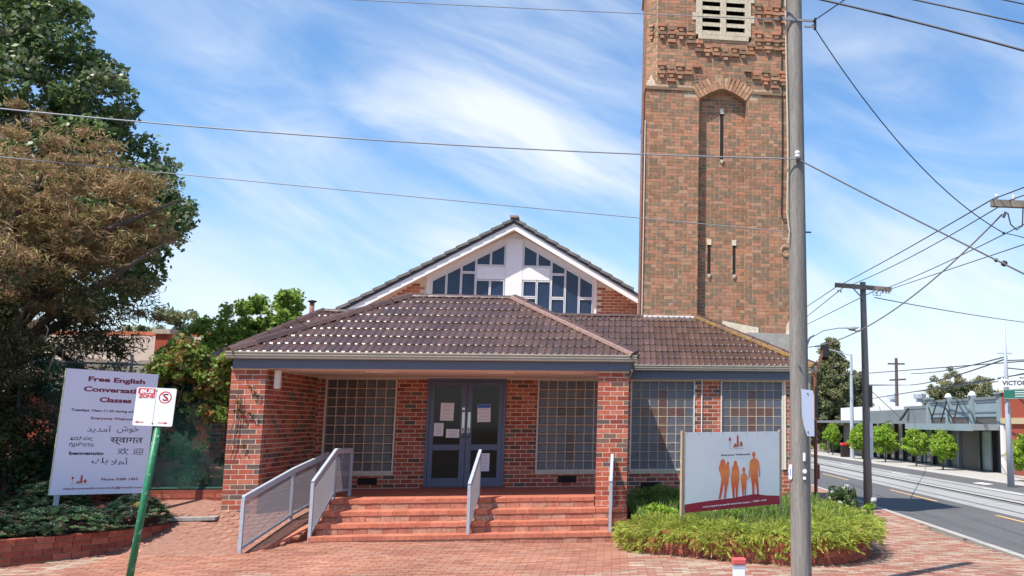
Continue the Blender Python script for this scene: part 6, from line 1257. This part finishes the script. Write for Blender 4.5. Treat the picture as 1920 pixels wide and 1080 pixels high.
far_tree('tall ragged olive green conifer at the end of the street', (27.4, 117, -1.8), [((-.2, 0, 13.6), .8), ((-.4, 0, 12.3), 1.3), ((0, 0, 10.9), 1.8), ((-.8, 0, 9.2), 2.3), ((.9, 0, 8.6), 2.0), ((-.4, 0, 7.0), 3.0), ((1.4, 0, 6.0), 2.5), ((-1.6, 0, 4.8), 2.7), ((.8, 0, 3.9), 3.0), ((-1.8, 0, 2.8), 2.2), ((1.2, 0, 2.2), 2.2)], LM['conif'], 190, .27, .62, 'conifer', dens=17)
far_tree('lower dark conifer joined to the right side of the tall one', (30.6, 118, -1.8), [((-.2, 0, 9.2), 1.0), ((0, 0, 7.6), 1.5), ((-.3, 0, 5.6), 2.0), ((.2, 0, 3.6), 2.3), ((0, 0, 2.2), 2.3)], LM['conif'], 190, .27, .62, 'conifer', dens=17)
far_tree('rounded pale olive tree behind the parapet shop', (29.2, 80, -1.2), [((0, 0, 6.3), 1.5), ((.9, 0, 5.6), 1.3), ((-1.0, 0, 5.2), 1.3), ((.0, 0, 4.6), 1.6), ((-1.6, 0, 4.0), 1.0)], LM['fartree'], 150, .17, .42, dens=20)
far_tree('smaller pale olive tree behind the right half of the parapet shop', (31.6, 79.2, -1.2), [((0, 0, 6.0), 1.1), ((.5, 0, 5.0), 1.3), ((-.4, 0, 4.4), 1.2)], LM['fartree'], 150, .17, .42, dens=20)
# far power poles
for (px, pz, Y, lab) in ((29.2, 8.6, 96, 'distant dark power pole above the orange parapet'), (31.2, 5.6, 117, 'short distant grey pole behind the grey shop')):
    t = thing('distant_pole', lab, 'utility pole', (px, Y, -1.5)); quick('pole', MT['woodn'], t, 'tube', [(0, 0, 0), (0, 0, pz+1.5)], [.22, .16], 8)
    if pz > 7: b = MB(); b.bar((-.9, 0, pz+.9), (.9, 0, pz+.9), .16, .16); b.bar((-.75, 0, pz-2.3+1.5), (1.0, 0, pz-2.2+1.5), .16, .16); b.build('crossarm', MT['woodn'], t, kind='stuff')
# right pole whose crossarm enters the picture
cp2 = thing('crossarm_pole', 'weathered timber crossarm with two white insulators on its pole at the right edge', 'utility pole', (6.25, 13.0, -.2)); quick('pole', MT['wood'], cp2, 'tube', [(0, 0, -.2), (0, 0, 5.75)], [.13, .10], 12, smooth=True); quick('crossarm', MT['woodd'], cp2, 'bar', (-.845, -.12, 5.405), (.8, -.12, 5.40), .09, .10); insul(cp2, (-.765, -.12, 5.49), .85); insul(cp2, (-.50, -.12, 5.49), .85); insul(cp2, (.4, -.12, 5.49), .85)
b = MB(); b.tube([(-.60, -.12, 5.27), (-.56, -.12, 5.1), (-.47, -.12, 5.02), (-.38, -.12, 5.08), (-.36, -.12, 5.34)], .010, 6); b.tube([(-.63, -.12, 5.28), (-.67, -.12, 5.2)], .022, 6); b.build('cable_loop', MT['wire'], cp2, kind='stuff')
# ------------------------------------------------------------------ overhead wires
def wire(lab, a_, b_, sag, r=.009, m='wire', n=24, extra=None, grp='overhead wires'):
    a_, b_ = Vector(a_), Vector(b_); pts = [a_.lerp(b_, i/n)-Vector((0, 0, 4*sag*(i/n)*(1-i/n))) for i in range(n+1)]; b = MB(); b.tube(pts, r, 5); o = b.build('overhead_wire', MT[m], None); tag(o, lab, 'cable', grp); return o
wire('long dark wire from the left edge to the insulator on the near timber pole', (-9.118, 11.66, 5.737), (2.296, 11.66, 5.396), 0.15, 0.009, 'wireg')
wire('thin pale wire from the left edge to the side bracket of the near pole', (-9.232, 11.9, 5.225), (2.213, 11.8, 4.463), 0.01, 0.006, 'wireg')
wire('faint wire near the top edge above the gable, running to the near pole', (-6.122, 11.9, 7.236), (2.092, 11.7, 7.285), 0.02, 0.006, 'wireg')
wire('wire from the near pole insulator down to the right edge past two clamps', (2.31, 11.66, 5.383), (4.494, 9.0, 3.353), 0.01, 0.01, 'wire')
wire('upper thick black wire crossing the top right corner', (1.924, 11.8, 7.757), (6.528, 7.0, 4.274), -0.10, 0.014, 'wire')
wire('short thick black wire cutting the top right, above the longer one', (2.599, 13.0, 8.564), (7.517, 8.0, 5.139), -0.03, 0.012, 'wire')
wire('shortest black wire in the extreme top right corner', (2.6, 13.0, 8.857), (8.488, 9.0, 5.837), 0.00, 0.01, 'wire')
wire('steep wire falling from the near pole bracket towards the right', (2.5, 11.7, 7.246), (5.543, 12.8, 4.75), 0.35, 0.008, 'wire')
wire('short wire leading up from the near pole bracket out of the view', (2.508, 11.7, 7.291), (4.232, 7.0, 7.265), 0.00, 0.008, 'wire')
wire('short curved wire from a clamp to the right edge below the crossarm', (5.543, 12.8, 4.75), (6.031, 12.5, 4.528), -0.02, 0.007, 'wire')
wire('outer wire from the crossarm insulator to the left end of the street pole', (5.424, 12.9, 5.267), (6.121, 25.7, 5.779), 0.03, 0.01, 'wire')
wire('second wire from the crossarm down to the street pole crossarm', (5.687, 12.9, 5.261), (6.305, 25.7, 5.753), 0.10, 0.009, 'wire')
wire('third wire from the crossarm down to the right end of the street pole crossarm', (6.374, 13.2, 4.79), (7.462, 25.7, 5.672), 0.00, 0.009, 'wire')
wire('lowest wire from the right edge to the right end of the street pole crossarm', (6.39, 13.2, 5.159), (7.228, 25.7, 5.637), 0.06, 0.009, 'wire')
wire('pale thick stay wire sloping from the crossarm down past the street light', (5.563, 12.88, 5.044), (4.622, 23.4, 3.882), 0.47, 0.013, 'wireg')
wire('wire from the crossarm insulator rising to the right edge', (5.424, 12.9, 5.267), (4.552, 9.0, 4.6), 0.00, 0.009, 'wire')
wire('wire from the second crossarm insulator rising to the right edge', (5.687, 12.9, 5.261), (4.548, 9.0, 4.504), 0.00, 0.009, 'wire')
wire('upper wire leaving the left end of the street pole crossarm behind the near pole', (6.145, 25.8, 5.794), (7.675, 40.0, 6.606), 0.00, 0.012, 'wire')
wire('lower wire leaving the left end of the street pole crossarm behind the near pole', (6.329, 25.8, 5.768), (7.673, 40.0, 6.098), 0.00, 0.012, 'wire')
wire('wire running left from the right end of the street pole crossarm', (7.258, 25.8, 5.712), (7.672, 40.0, 5.913), 0.00, 0.012, 'wire')
wire('thin wire from the street pole crossarm sloping gently to the right edge', (7.254, 25.8, 5.514), (19.901, 40.0, 6.286), 0.08, 0.014, 'wire')
wire('cable between the street pole and the distant pole at parapet height', (6.991, 26.0, 3.058), (30.57, 96.0, 5.8), 0.00, 0.02, 'wire')
wire('tram feeder wire rising right from the distant pole to the tram pole', (30.628, 96.0, 5.801), (18.685, 43.3, 5.047), 0.24, 0.04, 'wire')
wire('upper tram wire from the distant pole to the tram pole crossarm', (30.771, 96.0, 7.024), (18.689, 43.3, 5.149), 0.25, 0.035, 'wire')
wire('tram wire carrying insulators behind the parapet shop', (30.728, 96.0, 5.081), (21.454, 43.3, 4.739), 0.18, 0.035, 'wire')
wire('lowest tram wire above the ventilators', (26.244, 96.0, 4.346), (21.448, 43.3, 4.61), 0.00, 0.035, 'wire')
wire('wire running right from the tram pole crossarm to the edge', (18.681, 43.3, 4.944), (20.825, 42.0, 4.984), 0.00, 0.03, 'wire')
wire('second wire running right from the tram pole crossarm', (18.667, 43.3, 4.586), (20.793, 42.0, 4.283), 0.00, 0.03, 'wire')
wire('thin tram wire above the parapet finials', (20.917, 90.0, 6.394), (21.47, 43.3, 5.075), 0.00, 0.03, 'wire')
wire('diagonal stay from the lamp column to the roof of the grey shop', (22.272, 87.0, 6.414), (23.15, 75.0, 2.264), 0.00, 0.03, 'wire')
for (x, y, z), r_, lab_ in (((4.129, 9.55, 3.731), .035, 'larger brown clamp low on the dark wire at the right edge'), ((4.082, 9.65, 3.782), .022, 'small clamp on the dark wire just left of the larger brown one'), ((5.543, 12.8, 4.75), .02, 'small clamp where the steep wire ends below the crossarm')):
    b = MB(); b.lathe([(.004, -r_), (r_, -r_*.5), (r_*1.1, 0), (r_, r_*.5), (.004, r_)], (x, y, z), 8); tag(b.build('wire_clamp', MT['wire'], None), lab_, 'clamp', 'wire clamps')

# ------------------------------------------------------------------ background left
hs = thing('distant_house', 'house with a pale tiled roof, orange ridge and red brick chimney beyond the fence', 'house', (-16, 36, 0))
b = MB(); b.add([(-5.5, -2.4, 3.3), (3.2, -2.4, 2.9), (2.1, 2.0, 5.2), (-5.5, 2.0, 5.2)], [(0, 1, 2, 3)]); b.add([(2.1, 2.0, 5.2), (3.2, -2.4, 2.9), (4.5, 2.0, 2.9)], [(0, 1, 2)]); hr_ = b.build('roof', MT['hroof'], hs)
quick('ridge', MT['orange'], hr_, 'bar', (-5.5, 2.0, 5.25), (2.1, 2.0, 5.25), .22, .14)
b = MB(); b.box(-5.4, 3.0, -2.0, 2.0, -.3, 3.0); b.build('wall', MT['redb'], hs); 
for k in range(13): 
    z_ = 3.2+k*.16; 
    quick('tile_course', MT['hroof'], hr_, 'bar', (-5.5, -2.4+k*.335, 3.33+k*.146), (3.2-k*.085, -2.4+k*.335, 2.93+.0+k*.17), .05, .03)
ch = MB(); ch.box(.60, 1.0, -1.0, -.6, 2.2, 5.0); cho = ch.build('chimney', MT['redb'], hs); quick('chimney_cap', MT['rock'], cho, 'box', .52, 1.08, -1.08, -.52, 5.0, 5.16)
hs2 = thing('distant_house', 'second low roof with an orange ridge right of the chimney, beside the vine', 'house', (-13.8, 38, 0)); b = MB(); b.add([(-2.5, -2, 3.2), (2.6, -2, 3.2), (2.6, 2, 4.9), (-2.0, 2, 5.15)], [(0, 1, 2, 3)]); r2 = b.build('roof', MT['hroof'], hs2); quick('ridge', MT['orange'], r2, 'bar', (-2.0, 2, 5.2), (2.6, 2, 4.95), .22, .14); quick('wall', MT['redb'], hs2, 'box', -2.4, 2.5, -1.8, 2, -.3, 3.1); quick('chimney_pot', MT['orange'], r2, 'lathe', [(.12, 0), (.12, .4)], c=(-.9, 2.2, 5.1), n=10)
far_tree('flat topped dark green tree beyond the distant house', (-27.5, 65, 0), [((-.6, 0, 8.1), 1.1), ((.4, 0, 8.0), 1.1), ((1.4, 0, 7.3), .9), ((-2.0, 0, 7.2), 1.0), ((2.1, 0, 6.6), .6), ((-.3, 0, 6.8), 1.2)], LM['conif'], 80, .2, .42, dens=12)
far_tree('bright green leafy tree rising behind the left end of the tiled roof', (-10.95, 30.5, 0), [((.75, 0, 5.25), .8), ((.1, 0, 4.7), 1.0), ((-.9, 0, 4.3), 1.0), ((1.2, 0, 4.5), .8), ((-.2, 0, 3.8), 1.2), ((1.15, 0, 5.6), .4), ((-1.4, 0, 3.7), .8)], LM['bright2'], 110, .13, .24, 'leafy_tree', dens=40)
far_tree('small green tree over the fence between the houses and the roof', (-12.6, 31, 0), [((0, 0, 3.2), .8), ((.9, 0, 3.4), .7), ((-.9, 0, 2.8), .8)], LM['bright2'], 80, .12, .25, 'leafy_tree', dens=30)
# ------------------------------------------------------------------ litter, leaves
b = MB()
for k in range(140):
    x, y = random.uniform(-9, 5), random.uniform(12.2, 16.6)
    if in_poly(x, y, PRP) or in_poly(x, y, PLP): continue
    q = Vector((x, y, G(x, y)+.008)); a_ = random.random()*6; s_ = random.uniform(.012, .03); b.add([q+Vector((math.cos(a_)*s_, math.sin(a_)*s_, 0)), q+Vector((-math.sin(a_)*s_*.4, math.cos(a_)*s_*.4, .004)), q-Vector((math.cos(a_)*s_, math.sin(a_)*s_, 0)), q-Vector((-math.sin(a_)*s_*.4, math.cos(a_)*s_*.4, -.004))], [(0, 1, 2, 3)], random.uniform(.01, 1))
o = b.build('fallen_leaves', LM['brown'], None); tag(o, kind='stuff')
